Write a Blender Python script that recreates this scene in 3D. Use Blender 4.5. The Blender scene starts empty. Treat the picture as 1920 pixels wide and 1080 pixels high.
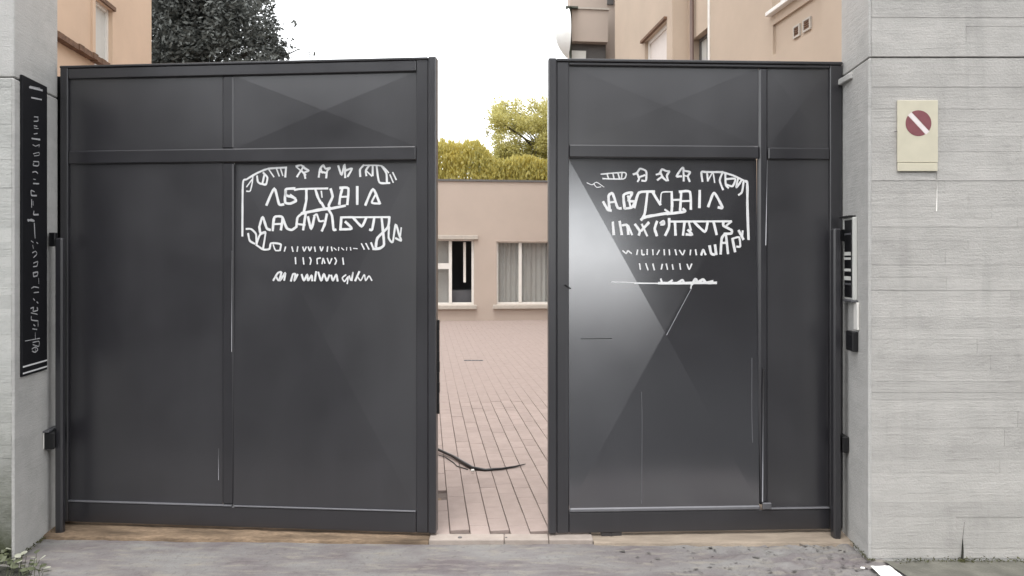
import bpy, bmesh, math, random
from mathutils import Vector, Matrix, noise
random.seed(7)
R = math.radians
S = bpy.context.scene
COL = S.collection

# ------------------------------------------------------------------ camera, world, sun, exposure
F, CH, HZ = 1387.0, 1.46, 490.0            # focal length in photo pixels, eye height, horizon row
cam = bpy.data.cameras.new('camera'); camo = bpy.data.objects.new('camera', cam); COL.objects.link(camo)
cam.sensor_width = 36; cam.lens = 36*F/1920; cam.shift_y = -50/1920; cam.clip_end = 2000; cam.clip_start = .05
camo.location = (0, 0, CH); camo.rotation_euler = (R(90), 0, 0)
S.camera = camo
SUN_EL, SUN_AZ = 68, 195                   # azimuth clockwise from +Y: behind the camera, a little to the left
w = bpy.data.worlds.new('World'); S.world = w; w.use_nodes = True
wn = w.node_tree.nodes; wl = w.node_tree.links; wn.clear()
sky = wn.new('ShaderNodeTexSky'); sky.sky_type = 'NISHITA'; sky.sun_disc = False
sky.sun_elevation = R(SUN_EL); sky.sun_rotation = R(SUN_AZ); sky.dust_density = .6; sky.air_density = 1.6; sky.ozone_density = 1
hsv = wn.new('ShaderNodeHueSaturation'); hsv.inputs['Saturation'].default_value = .09
bg = wn.new('ShaderNodeBackground'); bg.inputs['Strength'].default_value = .15
wo = wn.new('ShaderNodeOutputWorld')
wl.new(sky.outputs[0], hsv.inputs['Color']); wl.new(hsv.outputs[0], bg.inputs['Color']); wl.new(bg.outputs[0], wo.inputs[0])
sl = bpy.data.lights.new('sun', 'SUN'); sl.energy = .5; sl.angle = R(20); sl.color = (1, .97, .93)
so = bpy.data.objects.new('sun', sl); COL.objects.link(so)
sd = Vector((math.sin(R(SUN_AZ))*math.cos(R(SUN_EL)), math.cos(R(SUN_AZ))*math.cos(R(SUN_EL)), math.sin(R(SUN_EL))))
so.rotation_euler = sd.to_track_quat('Z', 'Y').to_euler()
S.view_settings.view_transform = 'Standard'; S.view_settings.look = 'None'
S.view_settings.gamma = 1; S.view_settings.use_curve_mapping = False
S.view_settings.exposure = 1.75
S.cycles.max_bounces = 8

# ------------------------------------------------------------------ materials
def new_mat(name):
    m = bpy.data.materials.new(name); m.use_nodes = True
    n = m.node_tree.nodes; l = m.node_tree.links
    return m, n, l, n['Principled BSDF']
def mixc(n, l, fac, a, b, blend='MIX'):
    x = n.new('ShaderNodeMix'); x.data_type = 'RGBA'; x.blend_type = blend
    for s, v in ((x.inputs[0], fac), (x.inputs[6], a), (x.inputs[7], b)):
        if hasattr(v, 'is_linked'): l.new(v, s)
        elif isinstance(v, (int, float)): s.default_value = v
        else: s.default_value = (*v, 1)
    return x.outputs[2]
def ramp(n, l, src, a, b):
    x = n.new('ShaderNodeMapRange'); l.new(src, x.inputs[0])
    x.inputs[1].default_value = a; x.inputs[2].default_value = b
    return x.outputs[0]
def pos(n, l, scale=(1, 1, 1), rot=0):
    g = n.new('ShaderNodeNewGeometry'); mp = n.new('ShaderNodeMapping')
    l.new(g.outputs['Position'], mp.inputs['Vector']); mp.inputs['Scale'].default_value = scale
    mp.inputs['Rotation'].default_value = (0, 0, rot)
    return mp.outputs[0]
def nz(n, l, vec, scale, detail=6, rough=.6, dist=0):
    x = n.new('ShaderNodeTexNoise'); l.new(vec, x.inputs['Vector'])
    x.inputs['Scale'].default_value = scale; x.inputs['Detail'].default_value = detail
    x.inputs['Roughness'].default_value = rough; x.inputs['Distortion'].default_value = dist
    return x.outputs['Fac']
def bump(n, l, p, h, strength, dist):
    b = n.new('ShaderNodeBump'); b.inputs['Strength'].default_value = strength; b.inputs['Distance'].default_value = dist
    l.new(h, b.inputs['Height']); l.new(b.outputs[0], p.inputs['Normal'])
def plain(name, col, rough=.6, var=.12, scale=6, bmp=.15, spec=.5, metal=0, rnd=0, stretch=(1, 1, 1)):
    m, n, l, p = new_mat(name)
    v = pos(n, l, stretch)
    a = nz(n, l, v, scale); b = nz(n, l, v, scale*9, 4)
    dark = tuple(c*(1-var) for c in col); lite = tuple(min(1, c*(1+var)) for c in col)
    c = mixc(n, l, ramp(n, l, a, .3, .7), dark, lite)
    c = mixc(n, l, ramp(n, l, b, .35, .65), c, mixc(n, l, .25*var*4, c, dark))
    if rnd:
        oi = n.new('ShaderNodeObjectInfo')
        hs = n.new('ShaderNodeHueSaturation'); l.new(c, hs.inputs['Color'])
        mr = n.new('ShaderNodeMapRange'); l.new(oi.outputs['Random'], mr.inputs[0]); mr.inputs[3].default_value = 1-rnd; mr.inputs[4].default_value = 1+rnd
        l.new(mr.outputs[0], hs.inputs['Value']); c = hs.outputs[0]
    l.new(c, p.inputs['Base Color']); p.inputs['Roughness'].default_value = rough
    p.inputs['Specular IOR Level'].default_value = spec; p.inputs['Metallic'].default_value = metal
    if bmp: bump(n, l, p, b, bmp, .004)
    return m
def concrete(name, col, streak=.5, rnd=0, moss=0, pink=0):
    m, n, l, p = new_mat(name)
    v = pos(n, l); vs = pos(n, l, (1.3, 1.3, 26)); vv = pos(n, l, (9, 9, .8))
    big = nz(n, l, v, 1.6, 5, .6); mid = nz(n, l, v, 9, 8, .65); fine = nz(n, l, v, 120, 4, .6)
    st = nz(n, l, vs, 3.0, 9, .72); drip = nz(n, l, vv, 1.5, 4, .5)
    c = mixc(n, l, ramp(n, l, big, .3, .7), [x*.86 for x in col], [min(1, x*1.1) for x in col])
    c = mixc(n, l, ramp(n, l, mid, .42, .72), c, [x*1.08 for x in col])
    s2 = n.new('ShaderNodeMath'); s2.operation = 'MULTIPLY'; l.new(ramp(n, l, st, .56, .75), s2.inputs[0]); s2.inputs[1].default_value = streak
    c = mixc(n, l, s2.outputs[0], c, [x*.5 for x in col])
    sp = nz(n, l, pos(n, l, (2.2, 2.2, 5)), 2.4, 7, .7, .6); sp2 = n.new('ShaderNodeMath'); sp2.operation = 'MULTIPLY'
    l.new(ramp(n, l, sp, .5, .74), sp2.inputs[0]); sp2.inputs[1].default_value = .34; c = mixc(n, l, sp2.outputs[0], c, [x*.62 for x in col])
    d2 = n.new('ShaderNodeMath'); d2.operation = 'MULTIPLY'; l.new(ramp(n, l, drip, .58, .8), d2.inputs[0]); d2.inputs[1].default_value = .3
    c = mixc(n, l, d2.outputs[0], c, [x*.6 for x in col])
    if pink:
        pk = nz(n, l, v, 1.1, 3, .5); p2 = n.new('ShaderNodeMath'); p2.operation = 'MULTIPLY'
        l.new(ramp(n, l, pk, .6, .75), p2.inputs[0]); p2.inputs[1].default_value = pink
        c = mixc(n, l, p2.outputs[0], c, (col[0]*1.02, col[1]*.82, col[2]*.8))
    if moss:
        g = n.new('ShaderNodeNewGeometry'); sx = n.new('ShaderNodeSeparateXYZ'); l.new(g.outputs['Position'], sx.inputs[0])
        add = n.new('ShaderNodeMath'); add.operation = 'MULTIPLY_ADD'; l.new(mid, add.inputs[0]); add.inputs[1].default_value = -.7; l.new(sx.outputs['Z'], add.inputs[2])
        f = n.new('ShaderNodeMapRange'); l.new(add.outputs[0], f.inputs[0]); f.inputs[1].default_value = moss; f.inputs[2].default_value = -.35
        c = mixc(n, l, f.outputs[0], c, (.055, .06, .035))
    if rnd:
        oi = n.new('ShaderNodeObjectInfo'); hs = n.new('ShaderNodeHueSaturation'); l.new(c, hs.inputs['Color'])
        mr = n.new('ShaderNodeMapRange'); l.new(oi.outputs['Random'], mr.inputs[0]); mr.inputs[3].default_value = 1-rnd; mr.inputs[4].default_value = 1+rnd
        l.new(mr.outputs[0], hs.inputs['Value']); c = hs.outputs[0]
    l.new(c, p.inputs['Base Color']); p.inputs['Roughness'].default_value = .85; p.inputs['Specular IOR Level'].default_value = .3
    hm = n.new('ShaderNodeMath'); hm.operation = 'ADD'; l.new(st, hm.inputs[0]); l.new(fine, hm.inputs[1])
    bump(n, l, p, hm.outputs[0], .55, .005)
    return m
def paint(name, col, rough=.2, spec=.5, ior=2.6, coat=.6):
    m, n, l, p = new_mat(name)
    v = pos(n, l); vd = pos(n, l, (8, 8, .7))
    a = nz(n, l, v, 2.2, 5, .6); d = nz(n, l, vd, 1.3, 5, .6); f = nz(n, l, v, 260, 3, .5)
    c = mixc(n, l, ramp(n, l, a, .3, .7), [x*.9 for x in col], [x*1.1 for x in col])
    dd = n.new('ShaderNodeMath'); dd.operation = 'MULTIPLY'; l.new(ramp(n, l, d, .5, .8), dd.inputs[0]); dd.inputs[1].default_value = .25
    c = mixc(n, l, dd.outputs[0], c, [x*1.7 for x in col])
    l.new(c, p.inputs['Base Color'])
    r = n.new('ShaderNodeMapRange'); l.new(a, r.inputs[0]); r.inputs[1].default_value = .3; r.inputs[2].default_value = .7
    r.inputs[3].default_value = rough*.85; r.inputs[4].default_value = rough*1.2; l.new(r.outputs[0], p.inputs['Roughness'])
    p.inputs['Specular IOR Level'].default_value = spec; p.inputs['IOR'].default_value = ior
    p.inputs['Coat Weight'].default_value = coat; p.inputs['Coat Roughness'].default_value = .2; p.inputs['Coat IOR'].default_value = 1.7
    return m
def leafmat(name, col, col2, trans=.4):
    m, n, l, p = new_mat(name)
    v = pos(n, l); a = nz(n, l, v, 1.6, 4, .6); b = nz(n, l, v, 14, 2, .5)
    c = mixc(n, l, ramp(n, l, a, .35, .65), col, col2)
    c = mixc(n, l, ramp(n, l, b, .3, .8), c, [x*1.5 for x in col2])
    l.new(c, p.inputs['Base Color']); p.inputs['Roughness'].default_value = .5; p.inputs['Specular IOR Level'].default_value = .35
    t = n.new('ShaderNodeBsdfTranslucent'); l.new(c, t.inputs['Color'])
    mx = n.new('ShaderNodeMixShader'); mx.inputs[0].default_value = trans
    l.new(p.outputs[0], mx.inputs[1]); l.new(t.outputs[0], mx.inputs[2]); l.new(mx.outputs[0], n['Material Output'].inputs[0])
    return m

M = {}
M['wall'] = concrete('board_marked_concrete', (.425, .41, .388), .5, .07, 0, .35)
M['wall_smooth'] = concrete('smooth_concrete', (.45, .442, .425), .12)
M['wall_left'] = concrete('mossy_board_concrete', (.43, .43, .41), .5, .07, .55)
M['gate'] = paint('anthracite_gate_paint', (.0185, .0178, .0215), .36, .5, 1.7, .2)
M['gate_panel'] = paint('satin_panel_paint', (.021, .0202, .0242), .36, .5, 1.85, .2)
M['gloss_panel'] = paint('glossy_panel_paint', (.0165, .016, .0195), .18, .5, 2.65, .8)
M['gloss_panel'].node_tree.nodes['Principled BSDF'].inputs['Specular Tint'].default_value = (.93, .95, 1, 1)
M['bead'] = paint('worn_gate_edge', (.13, .13, .14), .4, .5, 1.5, 0)
M['scratch'] = plain('scratched_metal', (.34, .34, .36), .4, .1)
M['white'] = plain('white_paint', (.70, .70, .70), .6, .06, 40, 0)
M['black'] = plain('black_plastic', (.006, .006, .007), .35, .1, 30, 0)
M['sign_black'] = plain('black_sign_face', (.008, .008, .010), .6, .2, 20, 0, .25)
M['cream'] = plain('cream_sign_enamel', (.56, .52, .405), .45, .05, 12, .03)
M['red'] = plain('faded_dark_red', (.20, .062, .072), .5, .1, 30, 0)
M['pinkwhite'] = plain('faded_white', (.74, .67, .66), .5, .04, 30, 0)
M['steel'] = plain('grey_steel', (.14, .14, .15), .45, .1, 20, .05, .5, .5)
M['peach'] = plain('peach_render', (.60, .445, .325), .9, .06, 1.5, .2)
M['tan'] = plain('tan_render', (.46, .37, .29), .9, .06, 1.2, .2)
M['far'] = plain('pale_pink_render', (.455, .382, .328), .9, .05, 1.0, .2)
M['ledge'] = plain('stained_ledge', (.16, .09, .055), .9, .4, 18, .5)
M['wframe'] = plain('white_window_frame', (.74, .72, .68), .5, .05, 10, 0)
M['sill'] = plain('stone_sill', (.46, .42, .37), .8, .1, 10, .1)
M['coping'] = plain('grey_coping', (.12, .115, .11), .6, .15, 6, .1)
M['curtain'] = plain('grey_curtain', (.56, .56, .53), .9, .05, 5, .1)
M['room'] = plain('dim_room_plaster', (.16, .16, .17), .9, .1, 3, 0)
M['shutter'] = plain('pale_shutter', (.66, .60, .56), .7, .04, 5, 0)
M['dish'] = plain('white_dish_paint', (.74, .75, .73), .5, .05, 5, 0)
M['olive'] = plain('dark_olive_metal', (.05, .06, .045), .5, .15, 5, .05)
M['shade_grey'] = plain('shade_grey_render', (.13, .125, .12), .9, .1, 3, .1)  # dark grey standing in for shade in the balcony recess
M['pipe'] = plain('brown_pipe', (.12, .075, .06), .5, .1, 5, 0)
M['paver'] = plain('pink_paver', (.335, .27, .243), .85, .08, 14, .35, .3, 0, .06)
M['joint'] = plain('dark_joint_bed', (.15, .12, .105), .95, .3, 30, .3)
M['thresh'] = plain('earth_brown_threshold', (.21, .15, .10), .9, .6, 7, .6, .3, 0, 0, (.5, 2, 2))
M['thresh_tan'] = plain('tan_threshold', (.28, .23, .18), .9, .25, 9, .6, .3, 0, 0, (.5, 2, 2))
M['thresh_stone'] = plain('pale_threshold_stone', (.34, .29, .255), .8, .12, 14, .3, .3, 0, .05)
M['path'] = plain('mossy_path_concrete', (.125, .12, .10), .9, .3, 9, .7)
M['asphalt'] = plain('asphalt', (.038, .038, .038), .9, .25, 8, .6)
M['square'] = plain('square_paving', (.038, .037, .036), .9, .12, 2, .2)
M['road'] = plain('worn_road', (.040, .040, .039), .9, .15, 3, .3)
M['trunk'] = plain('bark', (.07, .06, .05), .9, .3, 12, .6)
M['leaf_dark'] = leafmat('dark_leaf', (.046, .051, .048), (.098, .104, .096), .25)
M['leaf_yellow'] = leafmat('yellow_leaf', (.42, .38, .13), (.50, .47, .20), .5)
M['leaf_hedge'] = leafmat('hedge_leaf', (.44, .44, .20), (.56, .49, .16), .6)
M['weed_dark'] = leafmat('weed_leaf', (.05, .06, .03), (.11, .12, .07), .3)
M['weed_pale'] = leafmat('pale_weed_leaf', (.26, .27, .20), (.40, .40, .33), .3)
M['moss'] = leafmat('moss', (.035, .04, .015), (.075, .075, .03), .2)
M['soil'] = plain('dark_soil', (.03, .03, .022), .95, .4, 25, .8)
M['rubble'] = plain('broken_concrete', (.17, .16, .15), .9, .4, 20, .6, .3, 0, .25)
M['paper'] = plain('white_paper', (.82, .81, .78), .8, .04, 20, .1)
M['facade'] = plain('unseen_dark_facade', (.07, .067, .063), .9, .15, 2, .2)  # unseen facades, kept dark for the gate's reflections
def glassm():
    m, n, l, p = new_mat('window_glass')
    p.inputs['Base Color'].default_value = (.05, .055, .06, 1); p.inputs['Roughness'].default_value = .06
    tr = n.new('ShaderNodeBsdfTransparent'); mx = n.new('ShaderNodeMixShader'); mx.inputs[0].default_value = .85
    l.new(p.outputs[0], mx.inputs[1]); l.new(tr.outputs[0], mx.inputs[2]); l.new(mx.outputs[0], n['Material Output'].inputs[0])
    return m
M['glass'] = glassm()
def apron_mat():
    m, n, l, p = new_mat('worn_apron_concrete')
    v = pos(n, l); a = nz(n, l, pos(n, l, (1, 2.5, 1)), 2.2, 8, .65, .4); b = nz(n, l, v, 30, 6, .7); c0 = nz(n, l, pos(n, l, (1, 4, 1)), 7, 6, .6)
    c = mixc(n, l, ramp(n, l, a, .35, .65), (.125, .105, .108), (.215, .208, .198))
    c = mixc(n, l, ramp(n, l, c0, .5, .7), c, (.235, .215, .185))
    c = mixc(n, l, ramp(n, l, b, .55, .75), c, (.10, .092, .085))
    l.new(c, p.inputs['Base Color']); p.inputs['Roughness'].default_value = .9
    bump(n, l, p, b, .8, .01)
    return m
M['apron'] = apron_mat()

# ------------------------------------------------------------------ mesh helpers
class MB:
    def __init__(s): s.v = []; s.f = []; s.sm = []
    def face(s, pts, smooth=False):
        i = len(s.v); s.v += [tuple(p) for p in pts]; s.f.append(tuple(range(i, i+len(pts)))); s.sm.append(smooth)
    def box(s, x0, x1, y0, y1, z0, z1):
        i = len(s.v)
        s.v += [(x, y, z) for z in (z0, z1) for y in (y0, y1) for x in (x0, x1)]
        for q in ((0, 2, 3, 1), (4, 5, 7, 6), (0, 1, 5, 4), (2, 6, 7, 3), (0, 4, 6, 2), (1, 3, 7, 5)):
            s.f.append(tuple(i+k for k in q)); s.sm.append(False)
        return s
    def prism(s, poly, z0, z1):                      # poly counter-clockwise in xy
        n = len(poly); i = len(s.v)
        s.v += [(x, y, z0) for x, y in poly] + [(x, y, z1) for x, y in poly]
        s.f += [tuple(i+k for k in reversed(range(n))), tuple(i+n+k for k in range(n))]; s.sm += [False]*2
        for k in range(n):
            k2 = (k+1) % n; s.f.append((i+k, i+k2, i+n+k2, i+n+k)); s.sm.append(False)
        return s
    def tube(s, pts, rad, seg=8):
        pts = [Vector(p) for p in pts]; n = len(pts); i = len(s.v)
        for k, p in enumerate(pts):
            d = (pts[min(k+1, n-1)]-pts[max(k-1, 0)]).normalized()
            a = d.cross(Vector((0, 0, 1)) if abs(d.z) < .9 else Vector((1, 0, 0))).normalized(); b = d.cross(a)
            r = rad[k] if isinstance(rad, (list, tuple)) else rad
            s.v += [tuple(p+(a*math.cos(t)+b*math.sin(t))*r) for t in (2*math.pi*q/seg for q in range(seg))]
        for k in range(n-1):
            for q in range(seg):
                q2 = (q+1) % seg; s.f.append((i+k*seg+q, i+k*seg+q2, i+(k+1)*seg+q2, i+(k+1)*seg+q)); s.sm.append(True)
        s.f.append(tuple(i+q for q in range(seg))); s.f.append(tuple(i+(n-1)*seg+q for q in reversed(range(seg)))); s.sm += [False]*2
        return s
    def wallgrid(s, a0, a1, z0, z1, holes, put):     # slab with rectangular holes; put(a, z, t) -> point, t 0 front 1 back
        A = sorted({a0, a1, *[h[0] for h in holes], *[h[1] for h in holes]}); Z = sorted({z0, z1, *[h[2] for h in holes], *[h[3] for h in holes]})
        A = [a for a in A if a0 <= a <= a1]; Z = [z for z in Z if z0 <= z <= z1]
        def solid(i, j):
            if i < 0 or j < 0 or i >= len(A)-1 or j >= len(Z)-1: return False
            ca, cz = (A[i]+A[i+1])/2, (Z[j]+Z[j+1])/2
            return not any(h[0] < ca < h[1] and h[2] < cz < h[3] for h in holes)
        for i in range(len(A)-1):
            for j in range(len(Z)-1):
                if not solid(i, j): continue
                p, q, b, t = A[i], A[i+1], Z[j], Z[j+1]
                s.face([put(p, b, 0), put(q, b, 0), put(q, t, 0), put(p, t, 0)]); s.face([put(q, b, 1), put(p, b, 1), put(p, t, 1), put(q, t, 1)])
                if not solid(i-1, j): s.face([put(p, b, 1), put(p, b, 0), put(p, t, 0), put(p, t, 1)])
                if not solid(i+1, j): s.face([put(q, b, 0), put(q, b, 1), put(q, t, 1), put(q, t, 0)])
                if not solid(i, j-1): s.face([put(p, b, 1), put(q, b, 1), put(q, b, 0), put(p, b, 0)])
                if not solid(i, j+1): s.face([put(p, t, 0), put(q, t, 0), put(q, t, 1), put(p, t, 1)])
        return s
    def mesh(s, name, mat, off=(0, 0, 0), bevel=0):
        me = bpy.data.meshes.new(name)
        me.from_pydata([(x-off[0], y-off[1], z-off[2]) for x, y, z in s.v], [], s.f)
        me.polygons.foreach_set('use_smooth', s.sm)
        if bevel:
            bm = bmesh.new(); bm.from_mesh(me)
            bmesh.ops.remove_doubles(bm, verts=bm.verts, dist=1e-5)
            es = [e for e in bm.edges if len(e.link_faces) == 2 and e.calc_face_angle(0) > .5]
            bmesh.ops.bevel(bm, geom=es, offset=bevel, segments=1, affect='EDGES', profile=.5)
            bm.to_mesh(me); bm.free()
        me.materials.append(mat); me.update()
        return me
class Thing:                                          # an Empty at the thing's base; parts are given in its frame's coordinates
    def __init__(s, name, label, cat, o=(0, 0, 0), frame=None, group=None, kind=None):
        s.o = tuple(o); s.e = bpy.data.objects.new(name, None); COL.objects.link(s.e)
        s.e.empty_display_size = .1
        fr = frame or Matrix.Identity(4)
        s.e.matrix_world = fr @ Matrix.Translation(s.o)
        if kind: s.e['kind'] = kind
        else: s.e['label'] = label; s.e['category'] = cat
        if group: s.e['group'] = group
    def part(s, name, mb, mat, parent=None, bevel=0, label=None, kind=None):
        o = bpy.data.objects.new(name, mb.mesh(name, mat, s.o, bevel)); COL.objects.link(o)
        o.parent = parent or s.e
        if label: o['label'] = label
        if kind: o['kind'] = kind
        return o
def struct(name, mb, mat, kind='structure', bevel=0):
    o = bpy.data.objects.new(name, mb.mesh(name, mat, (0, 0, 0), bevel)); COL.objects.link(o); o['kind'] = kind
    return o
def B(*a): return MB().box(*a)
def ray(x, y): return (x-960)/F, -(y-HZ)/F

# ------------------------------------------------------------------ ground, street, threshold
g = MB(); g.face([(-400, -400, -.13), (400, -400, -.13), (400, 400, -.13), (-400, 400, -.13)])
struct('ground', g, M['asphalt'])
sq = MB(); sq.face([(-40, -90, -.126), (40, -90, -.126), (40, -5, -.126), (-40, -5, -.126)]); struct('pavement', sq, M['square'])
rd = MB(); rd.face([(-60, -5, -.126), (60, -5, -.126), (60, 2.69, -.126), (-60, 2.69, -.126)]); struct('road', rd, M['road'])
ap = MB(); nx, ny = 260, 52; ax0, ax1, ay0, ay1 = -3.4, 1.86, 2.7, 3.95
for j in range(ny+1):
    for i in range(nx+1):
        x = ax0+(ax1-ax0)*i/nx; y = ay0+(ay1-ay0)*(j/ny)**.8
        rough = max(0, min(1, (x-.75)/.55))*max(0, min(1, (y-3.3)/.15))*max(0, min(1, (3.86-y)/.06))
        h = .005*noise.fractal(Vector((x*2, y*3, 0)), 1, 2, 4) + rough*.021*noise.fractal(Vector((x*11, y*24, 3)), 1, 2, 6)
        if rough > .4: h += -.008*max(0, noise.noise(Vector((x*16, y*40, 9)))-.25)/.3
        ap.v.append((x, y, h))
for j in range(ny):
    for i in range(nx):
        a = j*(nx+1)+i; ap.f.append((a, a+1, a+nx+2, a+nx+1)); ap.sm.append(True)
ap.box(ax0, ax1, 2.7, 3.8, -.13, -.03)
struct('apron', ap, M['apron'])
pth = MB(); nx, ny = 120, 16
i0 = 0
for j in range(ny+1):
    for i in range(nx+1):
        x = 1.80+4.2*i/nx+.07*(1-i/nx)*(1-j/ny); y = 2.9+.68*j/ny
        pth.v.append((x, y, .012+.006*noise.fractal(Vector((x*5, y*5, 1)), 1, 2, 5)))
for j in range(ny):
    for i in range(nx):
        a = j*(nx+1)+i; pth.f.append((a, a+1, a+nx+2, a+nx+1)); pth.sm.append(True)
pth.box(1.88, 6, 2.9, 3.58, -.13, -.005)
struct('path', pth, M['path'])
# threshold: earth-brown strip, pale stone slabs in the open gap, tan strip
def rough_strip(x0, x1, ya, y1, z, seed, n=60, drop=.02, yb=None):
    mb = MB()
    prev = None
    for i in range(n+1):
        x = x0+(x1-x0)*i/n; y0 = ya+((yb or ya)-ya)*i/n; e = .010*noise.noise(Vector((x*6, seed, 0)))+.005*noise.noise(Vector((x*25, seed, 2)))
        h = .004*noise.noise(Vector((x*9, seed, 5)))
        cur = [(x, y0+e-.012, z-drop+h*.5), (x, y0+e, z-.004+h), (x, y0+e+.012, z+h), (x, (y0+y1)/2, z+h*.6), (x, y1, z)]
        if prev:
            for k in range(4): mb.face([prev[k], cur[k], cur[k+1], prev[k+1]])
        prev = cur
    return mb
th = Thing('threshold', None, None, (0, 3.8, 0), kind='structure')
th.part('earth_strip', rough_strip(-2.52, -.43, 3.89, 4.5, .018, 1, drop=.04, yb=3.81), M['thresh'])
th.part('earth_strip', rough_strip(.42, 1.80, 3.80, 4.5, .016, 4, drop=.04), M['thresh_tan'])
xs = [-.43, -.04, .19, .42]
for a, b in zip(xs, xs[1:]):
    th.part('stone_slab', B(a+.0015, b-.0015, 3.812+random.uniform(-.002, .002), 3.895, -.05, .0265+random.uniform(-.001, .001)), M['thresh_stone'], bevel=.004)
th.part('bolt_hole', MB().tube([(-.27, 3.84, .0205), (-.27, 3.84, .029)], .011, 10), M['coping'])
th.part('bolt_hole', MB().tube([(-.03, 3.84, .0205), (-.03, 3.84, .0285)], .006, 10), M['coping'])
# rubble chips by the right post
rb = MB()
for k in range(150):
    x = random.uniform(.55, 1.72); y = random.uniform(3.45, 3.83)
    if random.random() > (x-.4)/1.1: continue
    s = random.uniform(.003, .013); zz = .006
    pts = [Vector((x+random.uniform(-1, 1)*s*1.6, y+random.uniform(-1, 1)*s, zz+random.uniform(-.4, .7)*s*.6)) for _ in range(5)]
    rb.face([pts[0], pts[1], pts[2]]); rb.face([pts[0], pts[2], pts[3]]); rb.face([pts[1], pts[4], pts[2]]); rb.face([pts[0], pts[3], pts[4]]); rb.face([pts[0], pts[4], pts[1]])
struct('rubble', rb, M['rubble'], 'stuff')

# ------------------------------------------------------------------ street walls either side of the gate
WY = 3.59
unit = B(0, 1, 0, 1, 0, 1).mesh('formwork_board', M['wall']); unitL = B(0, 1, 0, 1, 0, 1).mesh('formwork_board', M['wall_left'])
def boards(thing, me, x0, x1, z0, z1, rnd, stagger=True, special=()):
    z = z0
    while z < z1-.01:
        h = min(rnd.uniform(.035, .085), z1-z)
        if z1-(z+h) < .03: h = z1-z
        x = x0
        while x < x1-.01:
            L = min(rnd.uniform(.35, 1.3), x1-x)
            if x1-(x+L) < .2: L = x1-x
            d = rnd.uniform(.0012, .0032)
            gap = .0018 if rnd.random() < .22 else .0004
            o = bpy.data.objects.new('formwork_board', me); COL.objects.link(o); o.parent = thing.e
            o.location = (x-thing.o[0]+.0004, WY-d-thing.o[1], z-thing.o[2]+.0003)
            o.scale = (L-.0012, d+.002, h-gap)
            x += L
        z += h
JZ = 2.449
rw = Thing('concrete_wall', 'board marked grey concrete wall right of the gate, carrying the cream sign', 'wall', (1.77, WY, 0))
rw.part('wall_body', MB().prism([(1.731, WY), (7, WY), (7, 4.4), (2.05, 4.4), (1.767, 3.97)], -.13, JZ-.0025), M['wall_smooth'], bevel=.006)
rw.part('upper_wall', MB().prism([(1.733, WY+.003), (7, WY+.003), (7, 4.4), (2.05, 4.4), (1.769, 3.97)], JZ+.0025, 3.6), M['wall_smooth'], bevel=.004)
boards(rw, unit, 1.745, 4.2, .02, JZ-.004, random.Random(3))
boards(rw, unit, 1.745, 4.2, JZ+.005, 3.1, random.Random(5))
rw.part('gate_stop', B(1.70, 1.83, 4.01, 4.09, .02, 2.49), M['black'])
rw.part('ledge_block', B(1.738, 1.775, 3.80, 3.955, 2.398, 2.430), M['wall_smooth'], bevel=.004)
lw = Thing('concrete_wall', 'grey concrete wall left of the gate, carrying the black vertical sign', 'wall', (-2.45, WY, 0))
lw.part('wall_body', MB().prism([(-7, WY), (-2.418, WY), (-2.492, 4.06), (-2.85, 4.4), (-7, 4.4)], -.13, 2.352), M['wall_smooth'], bevel=.008)
lw.part('upper_wall', MB().prism([(-7, WY+.004), (-2.42, WY+.004), (-2.494, 4.06), (-2.85, 4.4), (-7, 4.4)], 2.357, 3.6), M['wall_smooth'], bevel=.005)
lw.part('gate_stop', B(-2.60, -2.42, 4.12, 4.20, .02, 2.49), M['black'])
boards(lw, unitL, -4.4, -2.428, .02, 2.348, random.Random(11))

# ------------------------------------------------------------------ gate leaves
def spline(pts):
    P = [Vector(p) for p in pts]
    if len(P) < 3: return P
    o = []
    for i in range(len(P)-1):
        a, b, c, d = P[max(0, i-1)], P[i], P[i+1], P[min(len(P)-1, i+2)]
        for k in range(5):
            t = k/5
            o.append(herm(b, c, (c-a)*.32, (d-b)*.32, t))
    return o+[P[-1]]
def herm(p0, p1, m0, m1, t):
    t2, t3 = t*t, t*t*t
    return p0*(2*t3-3*t2+1)+m0*(t3-2*t2+t)+p1*(3*t2-2*t3)+m1*(t3-t2)
def ribbon(mb, pts, wd, put, off):
    """a painted stroke of width wd (m) along pts (u,z), lying on the surface put(u,z,lift)"""
    pts = spline(pts)
    q = [Vector(pts[0])]
    for a, b in zip(pts, pts[1:]):
        a, b = Vector(a), Vector(b); n = max(1, int((b-a).length/.03))
        for k in range(1, n+1): q.append(a.lerp(b, k/n))
    q = [p for i, p in enumerate(q) if i == 0 or (p-q[i-1]).length > 1e-5]
    L, Rr = [], []
    for i, p in enumerate(q):
        d = (q[min(i+1, len(q)-1)]-q[max(i-1, 0)])
        if d.length < 1e-6: d = Vector((1, 0))
        d.normalize(); nrm = Vector((-d.y, d.x))
        ww = wd*.5*(1+.22*noise.noise(Vector((p.x*90, p.y*90, off*1000))))
        e = d*wd*.3 if i == len(q)-1 else (-d*wd*.3 if i == 0 else Vector((0, 0)))
        L.append(p+nrm*ww+e); Rr.append(p-nrm*ww+e)
    for i in range(len(q)-1):
        mb.face([put(*Rr[i], off), put(*Rr[i+1], off), put(*L[i+1], off), put(*L[i], off)])

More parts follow.
